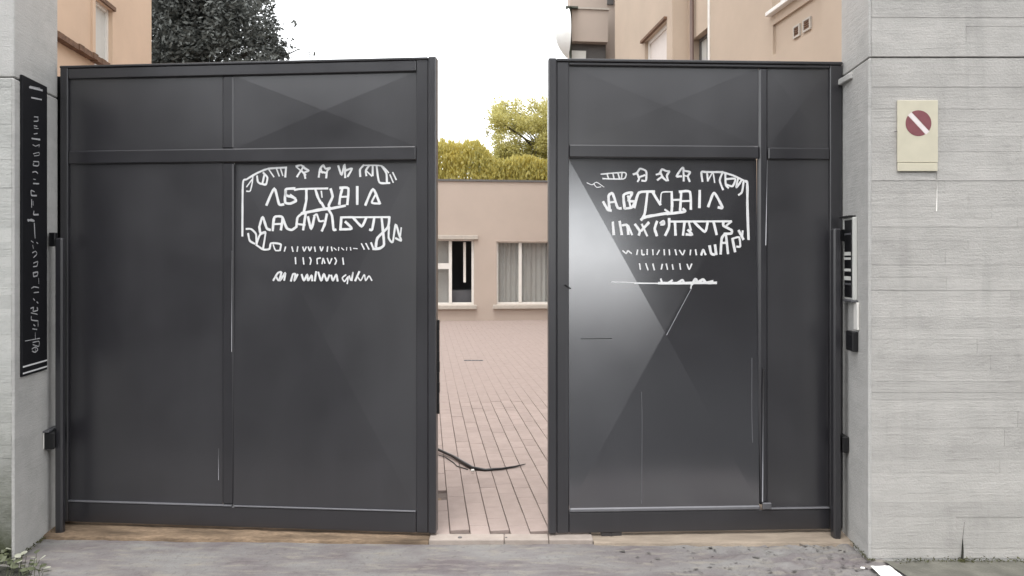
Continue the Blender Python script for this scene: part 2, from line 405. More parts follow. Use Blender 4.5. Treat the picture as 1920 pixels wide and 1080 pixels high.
class Leaf:
    def __init__(s, name, label, A, Bp):
        s.A = Vector(A); d = Vector(Bp)-s.A; s.L = d.length; s.d = d.normalized()
        fr = Matrix.Translation((A[0], A[1], 0)) @ Matrix.Rotation(math.atan2(d.y, d.x), 4, 'Z')
        s.t = Thing(name, label, 'gate', (0, 0, .035), fr, group='leaves of the double gate')
    def uz(s, x, y):
        rx, rz = ray(x, y)
        # A + u d = t (rx, 1)
        det = -s.d.x*1 + s.d.y*rx
        u = (s.A.x - rx*s.A.y)/(s.d.y*rx - s.d.x)
        t = s.A.y + u*s.d.y
        return u, CH+rz*t
    def U(s, x, y=500): return s.uz(x, y)[0]
    def Z(s, x, y): return s.uz(x, y)[1]
    def flat(s, name, u0, u1, z0, z1, y0=0, y1=.05, mat='gate', bev=.004, parent=None, label=None):
        return s.t.part(name, B(u0, u1, y0, y1, z0, z1), M[mat], parent, bev, label)
    def panel(s, u0, u1, z0, z1, apex, edge=.016, label=None, lean=0, mat='gate_panel'):
        mb = MB(); c = ((u0+u1)/2, (z0+z1)/2)
        P = [(u0, edge-lean, z0), (u1, edge-lean, z0), (u1, edge+lean, z1), (u0, edge+lean, z1)]
        C = (c[0], edge-apex, c[1])
        if apex:
            for k in range(4): mb.face([P[k], P[(k+1) % 4], C])
        else: mb.face(P)
        mb.face([(u0, .046, z1), (u1, .046, z1), (u1, .046, z0), (u0, .046, z0)])
        s.t.part('panel', mb, M[mat], label=label)
        hw, hh = (u1-u0)/2, (z1-z0)/2
        def put(u, z, lift):
            f = 1-max(abs(u-c[0])/hw, abs(z-c[1])/hh)
            return (u, edge+lean*(z-c[1])/hh-apex*max(0, f)-.0008-lift, z)
        return put

def clusters(data, reach):
    n = len(data); par = list(range(n))
    def find(i):
        while par[i] != i: i = par[i]
        return i
    def dense(pts):
        o = []
        for a_, b_ in zip(pts, pts[1:]):
            a_, b_ = Vector(a_), Vector(b_); m_ = max(1, int((b_-a_).length/8)); o += [a_.lerp(b_, q/m_) for q in range(m_+1)]
        return o
    D = [dense(p_) for _, p_ in data]
    for i in range(n):
        for j in range(i):
            if find(i) != find(j) and min((a_-b_).length for a_ in D[i] for b_ in D[j]) < reach: par[find(i)] = find(j)
    out = {}
    for i in range(n): out.setdefault(find(i), []).append((i, *data[i]))
    res = []
    for g_ in out.values():
        P_ = [p_ for _, _, pts in g_ for p_ in pts]; wx = max(p_[0] for p_ in P_)-min(p_[0] for p_ in P_); top = min(p_[1] for p_ in P_)
        res.append(('scroll_border' if wx > 250 else 'star' if top < 215 and 500 < P_[0][0] < 960 else 'letter', g_))
    return res
def strokes_to(leaf, put, data, conv, name, parent):
    for nm, grp in clusters(data, 15):
        mb = MB()
        for k, wd, pts in grp: ribbon(mb, [leaf.uz(*conv(*p)) for p in pts], wd, put, k*.00003)
        leaf.t.part(nm, mb, M['white'])

# ---- left leaf
gl = Leaf('gate_leaf', 'wider left gate leaf of dark grey metal with white lettering at its right', (-2.476, 4.05), (-.396, 3.87))
ZB, ZT = .035, 2.52
uM0, uM1 = gl.U(415), gl.U(436); uS = gl.U(780); uE = gl.U(803)
zTR = gl.Z(600, 137); zM1, zM0 = gl.Z(600, 276), gl.Z(600, 302); zBR = gl.Z(600, 953)
gl.flat('stile', 0, .045, ZB, ZT)
gl.flat('stile', uS, uE-.001, ZB, ZT, .003, .05)
gl.flat('edge_profile', uE, gl.L, ZB, ZT+.012, -.008, .055, bev=.006)
gl.flat('top_rail', .046, uS-.001, zTR, ZT-.004, .001, .048)
gl.flat('top_cap', .0, uE-.002, ZT-.003, ZT+.010, -.004, .054, bev=.003)
gl.flat('middle_rail', .046, uS-.001, zM0, zM1, .002, .048, bev=.006)
gl.flat('bottom_rail', .046, uS-.001, ZB, zBR-.006, .001, .048)
gl.flat('mullion', uM0, uM1, zBR+.002, zM0-.001, .009, .046, bev=.007)
gl.flat('mullion', uM0, uM1, zM1+.001, zTR-.001, .009, .046, bev=.007)
gl.flat('bead', .047, uM1-.006, zBR-.005, zBR+.001, -.002, .02, 'bead', .001)
gl.flat('bead', uM1+.006, uS-.002, zBR-.005, zBR+.001, -.004, .02, 'bead', .001)
gl.panel(.046, uM0-.0005, zBR, zM0, 0); gl.panel(.046, uM0-.0005, zM1, zTR, 0)
gl.panel(uM1+.0005, uS-.001, zM1, zTR, .009)
putL = gl.panel(uM1+.0005, uS-.001, zBR, zM0, .020, .018, None, .010)
hb = MB()
for k in range(9):
    z = 1.15-k*.055; e = .008+.010*abs(noise.noise(Vector((z*9, 2, 0))))
    hb.box(gl.L+.0005, gl.L+e, .03, .05, z-.054, z)
gl.t.part('latch_strip', hb, M['black'])
for (x, ya, yb) in ((433.5, 470, 660), (407, 842, 902), (784, 500, 552)):
    u = gl.U(x); gl.t.part('scratch', MB().tube([(u, .0165 if x < 420 else .0055, gl.Z(x, yb)), (u+.001, .0165 if x < 420 else .0055, gl.Z(x, ya))], .0012, 5), M['scratch'])
cl = lambda x, y: (420+x*400/1543, 280+y*400/1543)
W1, W2, W3 = .0136, .0106, .0072
LT = [
 (W2, [(120, 625), (122, 245), (150, 213), (230, 165), (310, 135), (438, 127)]),
 (W3, [(195, 180), (190, 240), (176, 298), (150, 300)]), (W3, [(150, 268), (188, 215)]),
 (W2, [(225, 190), (232, 232), (262, 246), (278, 178)]), (W2, [(270, 165), (300, 200), (290, 250), (256, 246)]),
 (W3, [(312, 145), (347, 195)]), (W3, [(366, 138), (386, 190)]), (W3, [(396, 138), (412, 186)]), (W2, [(435, 130), (430, 195)]),
 (W2, [(508, 118), (545, 110), (570, 132), (600, 150), (570, 165), (576, 205)]), (W2, [(545, 152), (562, 116)]), (W2, [(516, 194), (545, 152), (577, 183)]), (W3, [(512, 124), (545, 152)]),
 (W2, [(674, 196), (682, 140), (705, 110), (722, 136), (756, 130), (735, 152), (728, 202)]), (W2, [(688, 158), (722, 165)]), (W3, [(688, 132), (700, 168)]),
 (W2, [(815, 115), (840, 182), (860, 104), (866, 200)]), (W2, [(868, 150), (916, 134), (885, 192)]), (W3, [(862, 104), (870, 150)]),
 (W2, [(1000, 110), (974, 142), (976, 192)]), (W2, [(1040, 112), (1016, 150), (1020, 186)]), (W3, [(1018, 150), (1060, 190)]), (W2, [(1066, 115), (1066, 186)]),
 (W3, [(1000, 111), (1130, 115), (1182, 165)]), (W2, [(1095, 120), (1115, 235), (1190, 240)]), (W2, [(1132, 118), (1166, 170), (1170, 236)]), (W3, [(1212, 163), (1238, 216)]), (W3, [(1192, 180), (1216, 236)]),
 (W1, [(297, 400), (352, 280), (388, 394), (420, 396)]),
 (W1, [(500, 280), (436, 286), (440, 330), (492, 346), (510, 370), (470, 390), (434, 384), (430, 340), (436, 300)]), (W2, [(470, 326), (506, 352)]),
 (W2, [(500, 292), (540, 284), (740, 280)]), (W1, [(585, 285), (585, 370), (568, 455)]), (W1, [(650, 285), (670, 345), (692, 386)]),
 (W1, [(762, 285), (776, 340), (750, 400), (754, 432)]), (W3, [(700, 345), (694, 300)]),
 (W1, [(830, 276), (890, 280), (884, 396)]), (W1, [(846, 282), (832, 340), (826, 394)]), (W2, [(835, 342), (884, 340)]),
 (.014, [(955, 268), (956, 394)]), (W1, [(1016, 400), (1070, 284), (1120, 390)]), (W2, [(1120, 390), (1062, 384), (1086, 330)]),
 (W1, [(516, 560), (524, 492), (560, 460)]), (.016, [(555, 462), (680, 436), (760, 425)]), (W1, [(750, 430), (868, 406)]), (W1, [(698, 386), (722, 432)]), (W1, [(745, 430), (774, 480), (786, 578), (802, 580)]),
 (W1, [(246, 560), (270, 488), (300, 568), (326, 582)]), (W1, [(246, 560), (256, 606), (292, 600)]),
 (W1, [(345, 586), (356, 490), (414, 490), (404, 580)]), (W2, [(356, 540), (405, 538)]), (W1, [(418, 500), (446, 568), (482, 582), (516, 560)]),
 (W2, [(532, 540), (578, 546)]), (W1, [(582, 465), (566, 580)]), (W1, [(600, 488), (624, 576), (646, 488)]), (W2, [(642, 480), (664, 470), (682, 518), (712, 516)]), (W1, [(736, 468), (722, 540), (702, 588)]),
 (W1, [(842, 490), (836, 580)]), (W2, [(842, 491), (900, 490), (1190, 489)]), (W1, [(872, 524), (918, 572), (838, 578)]), (W1, [(930, 495), (990, 556), (1022, 495)]), (W1, [(1082, 490), (1066, 580), (1050, 580)]),
 (W1, [(1135, 495), (1146, 602), (1152, 690), (1120, 716), (1074, 720)]), (W1, [(1190, 490), (1180, 562), (1106, 640), (1094, 702)]),
 (W2, [(1188, 560), (1186, 640), (1215, 670), (1236, 540), (1262, 622), (1276, 660), (1236, 642)]), (W3, [(1276, 566), (1270, 624)]),
 (W3, [(990, 682), (1010, 722)]), (W3, [(1022, 680), (1044, 722)]), (W2, [(1060, 676), (1078, 722)]),
 (W2, [(150, 575), (186, 576), (222, 612), (226, 690)]), (W2, [(164, 608), (176, 660), (212, 682)]), (W2, [(226, 690), (250, 620), (292, 600), (274, 722)]), (W2, [(224, 690), (276, 724), (322, 720), (332, 680), (382, 680), (406, 690), (400, 730)]), (W3, [(350, 690), (366, 730), (400, 731)]),
 (W3, [(440, 705), (432, 736)]), (W3, [(486, 705), (494, 738)]), (W3, [(528, 704), (524, 738)]), (W3, [(565, 706), (575, 736), (590, 706)]), (W3, [(604, 706), (616, 734), (628, 706)]), (W3, [(650, 706), (656, 738)]), (W3, [(690, 704), (700, 734), (712, 706)]), (W3, [(745, 704), (742, 738)]), (W3, [(772, 706), (778, 734)]), (.005, [(790, 712), (808, 728)]), (.005, [(826, 708), (824, 732)]), (.005, [(845, 712), (862, 728)]), (.005, [(884, 710), (882, 730)]), (.005, [(910, 708), (914, 730)]), (.005, [(932, 716), (960, 718)]),
 (W3, [(512, 782), (516, 828)]), (W3, [(568, 784), (574, 830)]), (W3, [(616, 782), (626, 800), (620, 832)]), (W3, [(694, 786), (670, 792), (672, 828)]), (W3, [(706, 828), (714, 788), (726, 824)]), (W3, [(744, 788), (760, 828), (776, 790)]), (W3, [(798, 784), (810, 806), (800, 832)]), (W3, [(856, 786), (862, 832)]),
 (W2, [(352, 948), (384, 896), (410, 890), (392, 950), (372, 920)]), (W2, [(412, 890), (402, 950), (440, 892), (432, 946)]),
 (W2, [(482, 952), (496, 904), (514, 904), (506, 952), (530, 906)]), (W2, [(560, 906), (576, 950), (600, 906), (606, 950), (632, 912), (636, 950)]), (W2, [(664, 886), (655, 950)]), (W2, [(680, 890), (702, 950), (720, 902), (742, 950), (760, 910)]), (W2, [(774, 912), (786, 950), (810, 906), (820, 952)]),
 (W3, [(880, 908), (854, 930), (870, 956), (896, 920), (890, 972)]), (W3, [(905, 915), (916, 950), (932, 888), (924, 950)]), (W2, [(948, 950), (976, 886)]), (W3, [(960, 912), (986, 950), (1012, 906), (1022, 950), (1046, 916), (1066, 948)]),
]
strokes_to(gl, putL, LT, cl, 'lettering', None)

# ---- right leaf
gr = Leaf('gate_leaf', 'narrower right gate leaf of dark grey metal with white lettering at its left', (.190, 3.87), (1.761, 3.94))
vS0, vS1 = gr.U(1044), gr.U(1067); vM0, vM1 = gr.U(1424), gr.U(1441); vR = gr.U(1557)
zTR, zM1, zM0, zBR = gr.Z(1250, 124), gr.Z(1250, 272), gr.Z(1250, 296), gr.Z(1250, 951)
gr.flat('edge_profile', 0, vS0-.001, ZB, ZT+.004, -.008, .055, bev=.006)
gr.flat('stile', vS0, vS1, ZB, ZT-.014, .002, .05)
gr.flat('stile', vR, gr.L, ZB, ZT-.014, .002, .05)
gr.flat('top_rail', vS1+.001, vR-.001, zTR, ZT-.015, .001, .048)
gr.flat('top_cap', vS0, gr.L, ZT-.013, ZT+.002, -.005, .054, bev=.003)
gr.flat('middle_rail', vS1+.001, vM0-.001, zM0, zM1, .003, .048, bev=.006)
gr.flat('middle_rail', vM1+.001, vR-.001, zM0-.004, zM1-.008, .003, .048, bev=.006)
gr.flat('mullion', vM0, vM1, zBR+.003, zTR-.001, .004, .046, bev=.010)
gr.flat('bottom_rail', vS1+.001, vR-.001, ZB, zBR-.022, .001, .048)
gr.flat('bead', vS1+.002, vM0+.004, zBR-.021, zBR+.002, -.004, .02, 'bead', .006)
gr.flat('bead', vM1+.002, vR-.002, zBR-.021, zBR-.014, -.003, .02, 'bead', .002)
gr.panel(vS1+.001, vM0-.0005, zM1, zTR, .006); gr.panel(vM1+.0005, vR-.001, zM1-.008, zTR, .005)
putR = gr.panel(vS1+.001, vM0-.0005, zBR+.002, zM0, .022, .022, 'glossy creased panel with a pale sheen on its left facet', .020, 'gloss_panel')
gr.panel(vM1+.0005, vR-.001, zBR-.013, zM0-.004, 0)
bolt = gr.t.part('drop_bolt', MB().tube([(gr.U(1429), -.006, gr.Z(1429, 940)), (gr.U(1431), -.004, gr.Z(1430, 690))], .0045, 8), M['steel'])
gr.t.part('bolt_handle', B(gr.U(1428), gr.U(1444), -.022, -.004, gr.Z(1430, 953), gr.Z(1430, 941)), M['steel'], bolt, .003)
gr.t.part('keeper', MB().tube([(gr.U(1058), -.018, gr.Z(1060, 534)), (gr.U(1070), -.014, gr.Z(1060, 541))], .004, 6), M['black'])
gr.t.part('foot_stop', MB().prism([(gr.U(1128), .005), (gr.U(1166), .005), (gr.U(1166), .05), (gr.U(1128), .05)], .016, .0345).tube([(gr.U(1147), .0, .025), (gr.U(1147), .05, .025)], .009, 10), M['gate'])
def pscratch(pts, wd, mat, name='scratch'):
    mb = MB(); ribbon(mb, [gr.uz(*p) for p in pts], wd, putR, .0001); gr.t.part(name, mb, M[mat])
pscratch([(1090, 636), (1148, 635)], .0035, 'black')
pscratch([(1203, 735), (1204, 800), (1203, 944)], .0022, 'bead')
pscratch([(1298, 540), (1276, 580), (1250, 628)], .003, 'scratch')
pscratch([(1412, 672), (1411, 770), (1412, 830)], .003, 'bead')
gr.t.part('scratch', MB().tube([(gr.U(1436), .001, gr.Z(1436, 460)), (gr.U(1439), .001, gr.Z(1438, 300))], .0022, 5), M['scratch'])
k_ = 440/1639
cr = lambda x, y: (1040+x*k_, 270+y*k_)
RT = [
 (W3, [(332, 205), (500, 193), (492, 238), (345, 236)]), (W3, [(375, 206), (385, 236)]), (W3, [(416, 202), (424, 236)]), (W3, [(452, 200), (462, 236)]), (W3, [(480, 196), (476, 236)]),
 (.004, [(232, 266), (268, 280), (300, 262), (352, 296)]), (.004, [(280, 272), (300, 298), (330, 294)]),
 (W2, [(560, 206), (585, 196), (608, 166), (650, 184), (648, 250), (620, 250)]), (W2, [(585, 196), (600, 236), (590, 256)]), (W2, [(606, 224), (640, 212)]),
 (W2, [(722, 208), (745, 200), (762, 170), (790, 182), (814, 186), (796, 214), (804, 250)]), (W2, [(730, 246), (760, 226), (792, 250)]), (W2, [(752, 196), (768, 228)]),
 (W2, [(864, 220), (884, 186), (912, 158), (914, 252)]), (W2, [(912, 180), (960, 190), (944, 220), (956, 256)]), (W2, [(868, 222), (898, 220)]), (W3, [(914, 214), (944, 220)]),
 (W2, [(1046, 256), (1040, 190), (1072, 190), (1190, 190)]), (W2, [(1080, 192), (1084, 252)]), (W3, [(1086, 250), (1120, 194), (1132, 264)]),
 (W2, [(1190, 190), (1168, 250), (1190, 314)]), (W2, [(1208, 200), (1210, 280), (1228, 302)]), (W2, [(1212, 240), (1278, 238), (1258, 290), (1220, 280)]), (W2, [(1190, 192), (1262, 214), (1350, 256)]), (W2, [(1296, 240), (1284, 300), (1322, 248)]), (W2, [(1336, 258), (1324, 330), (1300, 352)]),
 (W1, [(1350, 256), (1362, 270), (1362, 450), (1368, 664)]),
 (W1, [(346, 402), (380, 458), (400, 462)]), (W1, [(390, 460), (384, 360), (412, 342), (446, 440), (470, 446)]), (W2, [(396, 404), (432, 400)]),
 (W1, [(496, 446), (490, 352), (550, 336), (524, 392), (568, 400), (546, 440), (500, 448)]), (W2, [(520, 360), (538, 440)]),
 (W1, [(565, 440), (598, 336), (706, 328)]), (W1, [(658, 330), (638, 480), (612, 528)]), (W1, [(694, 330), (722, 380), (748, 420)]), (W3, [(748, 420), (758, 336), (828, 330)]), (W1, [(828, 330), (830, 420), (826, 476)]),
 (.015, [(620, 520), (650, 506), (800, 480)]), (W1, [(796, 486), (918, 470), (908, 450)]), (W1, [(896, 330), (886, 460)]), (W1, [(884, 330), (956, 330), (962, 452)]), (W2, [(896, 396), (956, 394)]), (W2, [(780, 456), (808, 476)]), (W2, [(836, 388), (884, 386)]),
 (.014, [(1026, 322), (1022, 440)]), (W1, [(1084, 434), (1118, 346), (1136, 346), (1184, 440), (1156, 440)]),
 (W1, [(412, 546), (418, 630)]), (W1, [(460, 540), (474, 630)]), (W1, [(480, 566), (512, 566), (520, 628)]), (W2, [(520, 570), (546, 632)]), (W1, [(568, 560), (600, 606), (594, 634)]), (W1, [(664, 548), (612, 604)]), (W2, [(616, 560), (652, 640)]), (W1, [(722, 540), (706, 590), (720, 638)]),
 (W1, [(748, 552), (768, 536), (770, 556), (750, 560)]), (W1, [(808, 520), (806, 580), (780, 636)]), (W1, [(848, 540), (852, 634)]), (W2, [(822, 540), (1246, 538)]), (W1, [(916, 544), (904, 634)]), (W1, [(940, 600), (968, 632), (928, 630)]), (W2, [(946, 546), (960, 600)]), (W1, [(986, 546), (1058, 612), (1078, 546)]), (W1, [(1120, 542), (1140, 630)]), (W1, [(1190, 544), (1190, 570), (1246, 600), (1244, 624), (1196, 626)]), (W2, [(1246, 540), (1212, 566)]),
 (W1, [(1196, 630), (1176, 660), (1168, 766)]), (W1, [(1206, 630), (1220, 764)]), (W2, [(1176, 690), (1216, 690)]), (W1, [(1090, 712), (1100, 764), (1122, 772)]), (W1, [(1128, 706), (1136, 770)]), (W1, [(1252, 660), (1270, 750)]), (W2, [(1256, 660), (1300, 650), (1308, 714), (1284, 716)]), (W1, [(1298, 604), (1330, 664)]), (W2, [(1326, 606), (1322, 640)]),
 (W3, [(480, 746), (504, 764), (516, 746), (540, 764)]), (W3, [(584, 740), (578, 772)]), (W3, [(612, 740), (616, 772), (632, 772)]), (W3, [(652, 736), (650, 772)]), (W3, [(690, 738), (692, 774)]), (W3, [(736, 742), (720, 772)]), (W3, [(770, 738), (772, 774)]), (W3, [(806, 738), (808, 774)]), (W3, [(848, 738), (856, 774)]), (W3, [(878, 742), (900, 774), (914, 742)]), (W3, [(956, 740), (952, 774)]), (W3, [(990, 738), (996, 774)]), (W2, [(1030, 774), (1044, 738), (1060, 772)]),
 (W3, [(596, 836), (602, 876)]), (W3, [(640, 836), (656, 880)]), (W3, [(690, 838), (700, 880)]), (W3, [(756, 840), (748, 874)]), (W3, [(784, 838), (792, 876)]), (W3, [(826, 842), (832, 876)]), (W3, [(878, 836), (884, 876)]), (W3, [(930, 840), (944, 876), (962, 838)]),
 (.0035, [(400, 964), (500, 966), (580, 970)]), (W3, [(560, 972), (740, 974)]), (W1, [(730, 972), (900, 972), (1010, 970), (1134, 970)]), (W2, [(744, 944), (752, 968)]), (W2, [(800, 968), (824, 952)]), (W2, [(866, 966), (896, 950), (906, 970)]), (W1, [(962, 980), (988, 944), (1004, 966), (1040, 946), (1060, 968)]), (W2, [(1060, 968), (1110, 958)]), (W3, [(958, 980), (954, 1008)]),
]
strokes_to(gr, putR, RT, cr, 'lettering', None)

# gate posts (slim box sections in front of the hinge edges)
def zray(x, y, Y): return CH+ray(x, y)[1]*Y
def xray_(x, Y): return ray(x, 0)[0]*Y
p = Thing('gate_post', 'slim dark steel post at the hinge edge of the left gate leaf', 'post', (-2.43, 3.93, 0), group='gate hinge posts')
p.part('post_tube', B(-2.428, -2.388, 3.925, 3.96, .0, zray(116, 446, 3.93)), M['gate'], bevel=.008)
p.part('hinge_bracket', B(-2.462, -2.4285, 3.93, 3.955, zray(108, 462, 3.93), zray(108, 436, 3.93)), M['black'], bevel=.003)
p = Thing('gate_post', 'slim dark steel post at the hinge edge of the right gate leaf', 'post', (1.70, 3.85, 0), group='gate hinge posts')
p.part('post_tube', B(xray_(1564, 3.85), xray_(1578, 3.85), 3.85, 3.90, .0, zray(1572, 428, 3.85)), M['gate'], bevel=.008)
p.part('hinge_bracket', B(xray_(1578, 3.85)+.0005, 1.755, 3.86, 3.89, zray(1576, 452, 3.85), zray(1576, 430, 3.85)), M['black'], bevel=.003)

# ------------------------------------------------------------------ black vertical sign on the left reveal
a = Vector((-2.418, WY)); b = Vector((-2.492, 4.06)); dd = (b-a).normalized()
frS = Matrix.Translation((a.x, a.y, 0)) @ Matrix.Rotation(math.atan2(dd.y, dd.x), 4, 'Z')
def sgn(x, y):                                       # pixel -> (s, z) on the reveal plane
    rx, rz = ray(x, y); s = (rx*a.y-a.x)/(dd.x-rx*dd.y); t = a.y+s*dd.y
    return s, CH+rz*t
s0, s1 = sgn(37, 400)[0], sgn(84, 400)[0]; zt, zb = sgn(60, 151)[1], sgn(60, 700)[1]
sg = Thing('vertical_sign', 'tall narrow black sign with white vertical lettering on the left gate pillar', 'sign', (s0, 0, zb), frS)
sg.part('plate', B(s0, s1, -.012, -.0005, zb, zt), M['sign_black'], bevel=.0015)
lt = MB(); q3 = 80/288
cs = lambda x, y: (20+x*q3, 130+y*q3)
cs2 = lambda x, y: (20+x*q3, 410+y*q3)
SG1 = [(.012, [(108, 120), (196, 142)]), (.004, [(112, 112), (180, 128)]), (.009, [(122, 190), (190, 204)]), (.006, [(140, 320), (168, 322)]), (.006, [(138, 350), (166, 348), (166, 330)]), (.005, [(140, 396), (168, 400)]), (.005, [(138, 380), (160, 384)]), (.005, [(138, 436), (162, 432)]), (.010, [(124, 466), (180, 474)]), (.005, [(130, 508), (150, 518), (176, 508), (172, 524)]), (.005, [(134, 570), (172, 560), (172, 580), (140, 584)]),
       (.007, [(134, 622), (170, 624), (168, 650), (134, 648), (136, 632)]), (.007, [(128, 694), (150, 690), (164, 702)]), (.005, [(134, 740), (150, 744)]), (.008, [(134, 770), (172, 772)]),
       (.010, [(118, 820), (122, 850), (156, 852)]), (.006, [(120, 816), (142, 826)]), (.010, [(122, 880), (122, 930)]), (.007, [(132, 890), (132, 916)]), (.010, [(138, 958), (136, 980), (168, 980)]), (.010, [(98, 1024), (118, 1014), (140, 1022)]), (.011, [(140, 1040), (142, 1080)])]
SG2 = [(.011, [(96, 8), (118, 12), (140, 16)]), (.010, [(142, 40), (146, 130)]), (.006, [(120, 150), (134, 160)]), (.006, [(156, 160), (166, 168)]), (.007, [(130, 180), (134, 200)]), (.006, [(128, 230), (150, 220), (158, 240), (136, 262)]), (.007, [(136, 300), (164, 290), (158, 320), (134, 324)]), (.008, [(132, 366), (164, 360), (160, 384), (136, 390), (134, 372)]), (.005, [(170, 402), (172, 440)]), (.007, [(122, 470), (140, 460), (170, 466)]), (.006, [(138, 500), (170, 496)]), (.007, [(134, 540), (144, 552)]), (.008, [(158, 562), (166, 570)]),
       (.008, [(116, 606), (136, 600), (132, 626), (164, 618), (160, 600)]), (.006, [(118, 636), (162, 646)]), (.007, [(120, 660), (122, 684), (166, 690)]), (.006, [(166, 696), (166, 726)]), (.008, [(136, 716), (146, 724)]), (.006, [(128, 744), (158, 748)]), (.005, [(146, 770), (148, 812)]), (.005, [(78, 826), (178, 808)]), (.006, [(130, 836), (172, 828), (170, 862), (130, 850)]), (.007, [(124, 880), (148, 866), (164, 884), (146, 902), (126, 894)]), (.005, [(146, 872), (148, 900)])]
def sput(u, z, lift): return (u, -.0128-lift, z)
M['print'] = plain('dull_white_print', (.42, .42, .43), .6, .2, 60, 0)
for data, cv in ((SG1, cs), (SG2, cs2)):
    for nm, grp in clusters(data, 14):
        lt = MB()
        for k, wd, pts in grp: ribbon(lt, [sgn(*cv(*pp)) for pp in pts], wd*.8, sput, k*.00003)
        sg.part('letter', lt, M['print'])
for y in (682, 694): sg.part('white_line', B(s0+.004, s1-.004, -.0134, -.0126, sgn(60, y+1.4)[1], sgn(60, y-1.4)[1]), M['white'])

# photocell box, left reveal
c0, c1 = sgn(81, 820)[0], sgn(104, 820)[0]; z0, z1 = sgn(92, 838)[1], sgn(92, 806)[1]
ph = Thing('photocell', 'small black sensor box low on the left gate pillar', 'sensor', (c0, 0, z0), frS, group='gate sensors')
ph.part('housing', MB().prism([(c0, -.055), (c0, -.001), (c1, -.001), (c1, -.035)][::-1], z0, z1), M['black'], bevel=.006)
ph.part('cover_strip', B(c0-.010, c1-.004, -.03, -.001, z1+.0005, z1+.010), M['steel'], bevel=.002)
ph.part('backplate', B(c0-.006, c0-.001, -.006, -.001, z0+.004, z1), M['wframe'], bevel=.002)

# ------------------------------------------------------------------ right reveal: intercom, boxes
a2 = Vector((1.767, 3.97)); b2 = Vector((1.731, WY)); d2 = (b2-a2).normalized()
frR = Matrix.Translation((a2.x, a2.y, 0)) @ Matrix.Rotation(math.atan2(d2.y, d2.x), 4, 'Z')
def rgn(x, y):
    rx, rz = ray(x, y); s = (rx*a2.y-a2.x)/(d2.x-rx*d2.y); t = a2.y+s*d2.y
    return s, CH+rz*t
# local +x runs towards the street, the reveal's outward side is local -y
i0, i1 = rgn(1588, 480)[0], rgn(1608, 480)[0]; z0, z1 = rgn(1600, 562)[1], rgn(1600, 408)[1]
ic = Thing('intercom', 'tall black and white intercom panel with name tags on the right gate pillar', 'intercom', (i0, 0, z0), frR)
ic.part('frame', B(i0, i1, -.020, -.0005, z0, z1), M['curtain'], bevel=.003)
im = i0+(i1-i0)*.22; ie = i0+(i1-i0)*.88
ic.part('face_plate', B(im, ie, -.024, -.0205, z0+.012, z1-.012), M['black'], bevel=.001)
for fz, hh, mt in ((.80, .010, 'steel'), (.56, .018, 'curtain'), (.50, .012, 'curtain'), (.36, .014, 'curtain'), (.26, .020, 'curtain'), (.19, .010, 'steel')):
    zc = z0+(z1-z0)*fz; ic.part('name_tag', B(im+.006, ie-.006, -.0275, -.0245, zc-hh/2, zc+hh/2), M[mt], bevel=.001)
ic.part('hood', B(i0-.004, ie, -.04, -.0005, z1+.0005, z1+.010), M['black'], bevel=.003)
ic.part('bottom_lip', B(im-.004, i1+.012, -.034, -.0005, z0-.010, z0-.0005), M['steel'], bevel=.002)
cd0 = rgn(1602, 600)[0]; cd1 = rgn(1612, 600)[0]
ic.part('conduit', B(cd0+.02, cd1, -.012, -.0005, rgn(1605, 618)[1], z0-.0105), M['wframe'], bevel=.003)
k0, k1 = rgn(1597, 640)[0], rgn(1610, 640)[0]; z0, z1 = rgn(1604, 658)[1], rgn(1604, 621)[1]
kb = Thing('key_switch', 'small black switch box below the intercom on the right gate pillar', 'switch', (k0, 0, z0), frR)
kb.part('housing', B(k0, k1, -.030, -.0005, z0, z1), M['black'], bevel=.004)
kb.part('face', B(k0+.012, k1-.012, -.032, -.0305, z0+.02, z1-.02), M['sign_black'], bevel=.001)
k0, k1 = rgn(1581, 830)[0], rgn(1593, 830)[0]; z0, z1 = rgn(1588, 846)[1], rgn(1588, 816)[1]
ph = Thing('photocell', 'small black sensor box low on the right gate pillar', 'sensor', (k0, 0, z0), frR, group='gate sensors')
ph.part('housing', B(k0, k1, -.035, -.0005, z0, z1), M['black'], bevel=.006)
ph.part('lens', B(k0+.02, k1-.02, -.038, -.0355, z0+.02, z1-.02), M['sign_black'], bevel=.001)

# ------------------------------------------------------------------ cream sign on the right wall
Ys = WY-.012
def fw(x, y): return ray(x, y)[0]*Ys, CH+ray(x, y)[1]*Ys
x0, zt = fw(1683, 188); x1, zb = fw(1759, 321); zs = fw(1700, 305)[1]
cs_ = Thing('no_parking_sign', 'cream rectangular sign with dark red slashed disc on the right concrete wall', 'sign', (x0, Ys, zb))
cs_.part('plate', B(x0, x1, Ys, Ys+.007, zs+.0012, zt), M['cream'], bevel=.0015)
cs_.part('bottom_strip', B(x0, x1-.003, Ys-.002, Ys+.005, zb, zs-.0012), M['cream'], bevel=.0015)
cx, cz = fw(1722, 231); rr = .0625
tilt = R(-47); sl_w = .0125
def half(sign):
    mb = MB(); pts = []
    for q in range(41):
        t = q/40; ang = math.pi*t; px = rr*math.cos(ang); py = sign*rr*math.sin(ang)
        py = sign*max(abs(py), sl_w)
        px = max(-math.sqrt(rr*rr-sl_w*sl_w), min(math.sqrt(rr*rr-sl_w*sl_w), px))
        pts.append((px, py))
    ct, st = math.cos(tilt), math.sin(tilt)
    P = [(cx+px*ct-py*st, Ys-.0008, cz+px*st+py*ct) for px, py in pts]
    if sign < 0: P = P[::-1]
    mb.face(P[::-1] if sign > 0 else P[::-1]); return mb
cs_.part('red_half_disc', half(1), M['red']); cs_.part('red_half_disc', half(-1), M['red'])
sb = MB(); ct, st = math.cos(tilt), math.sin(tilt)
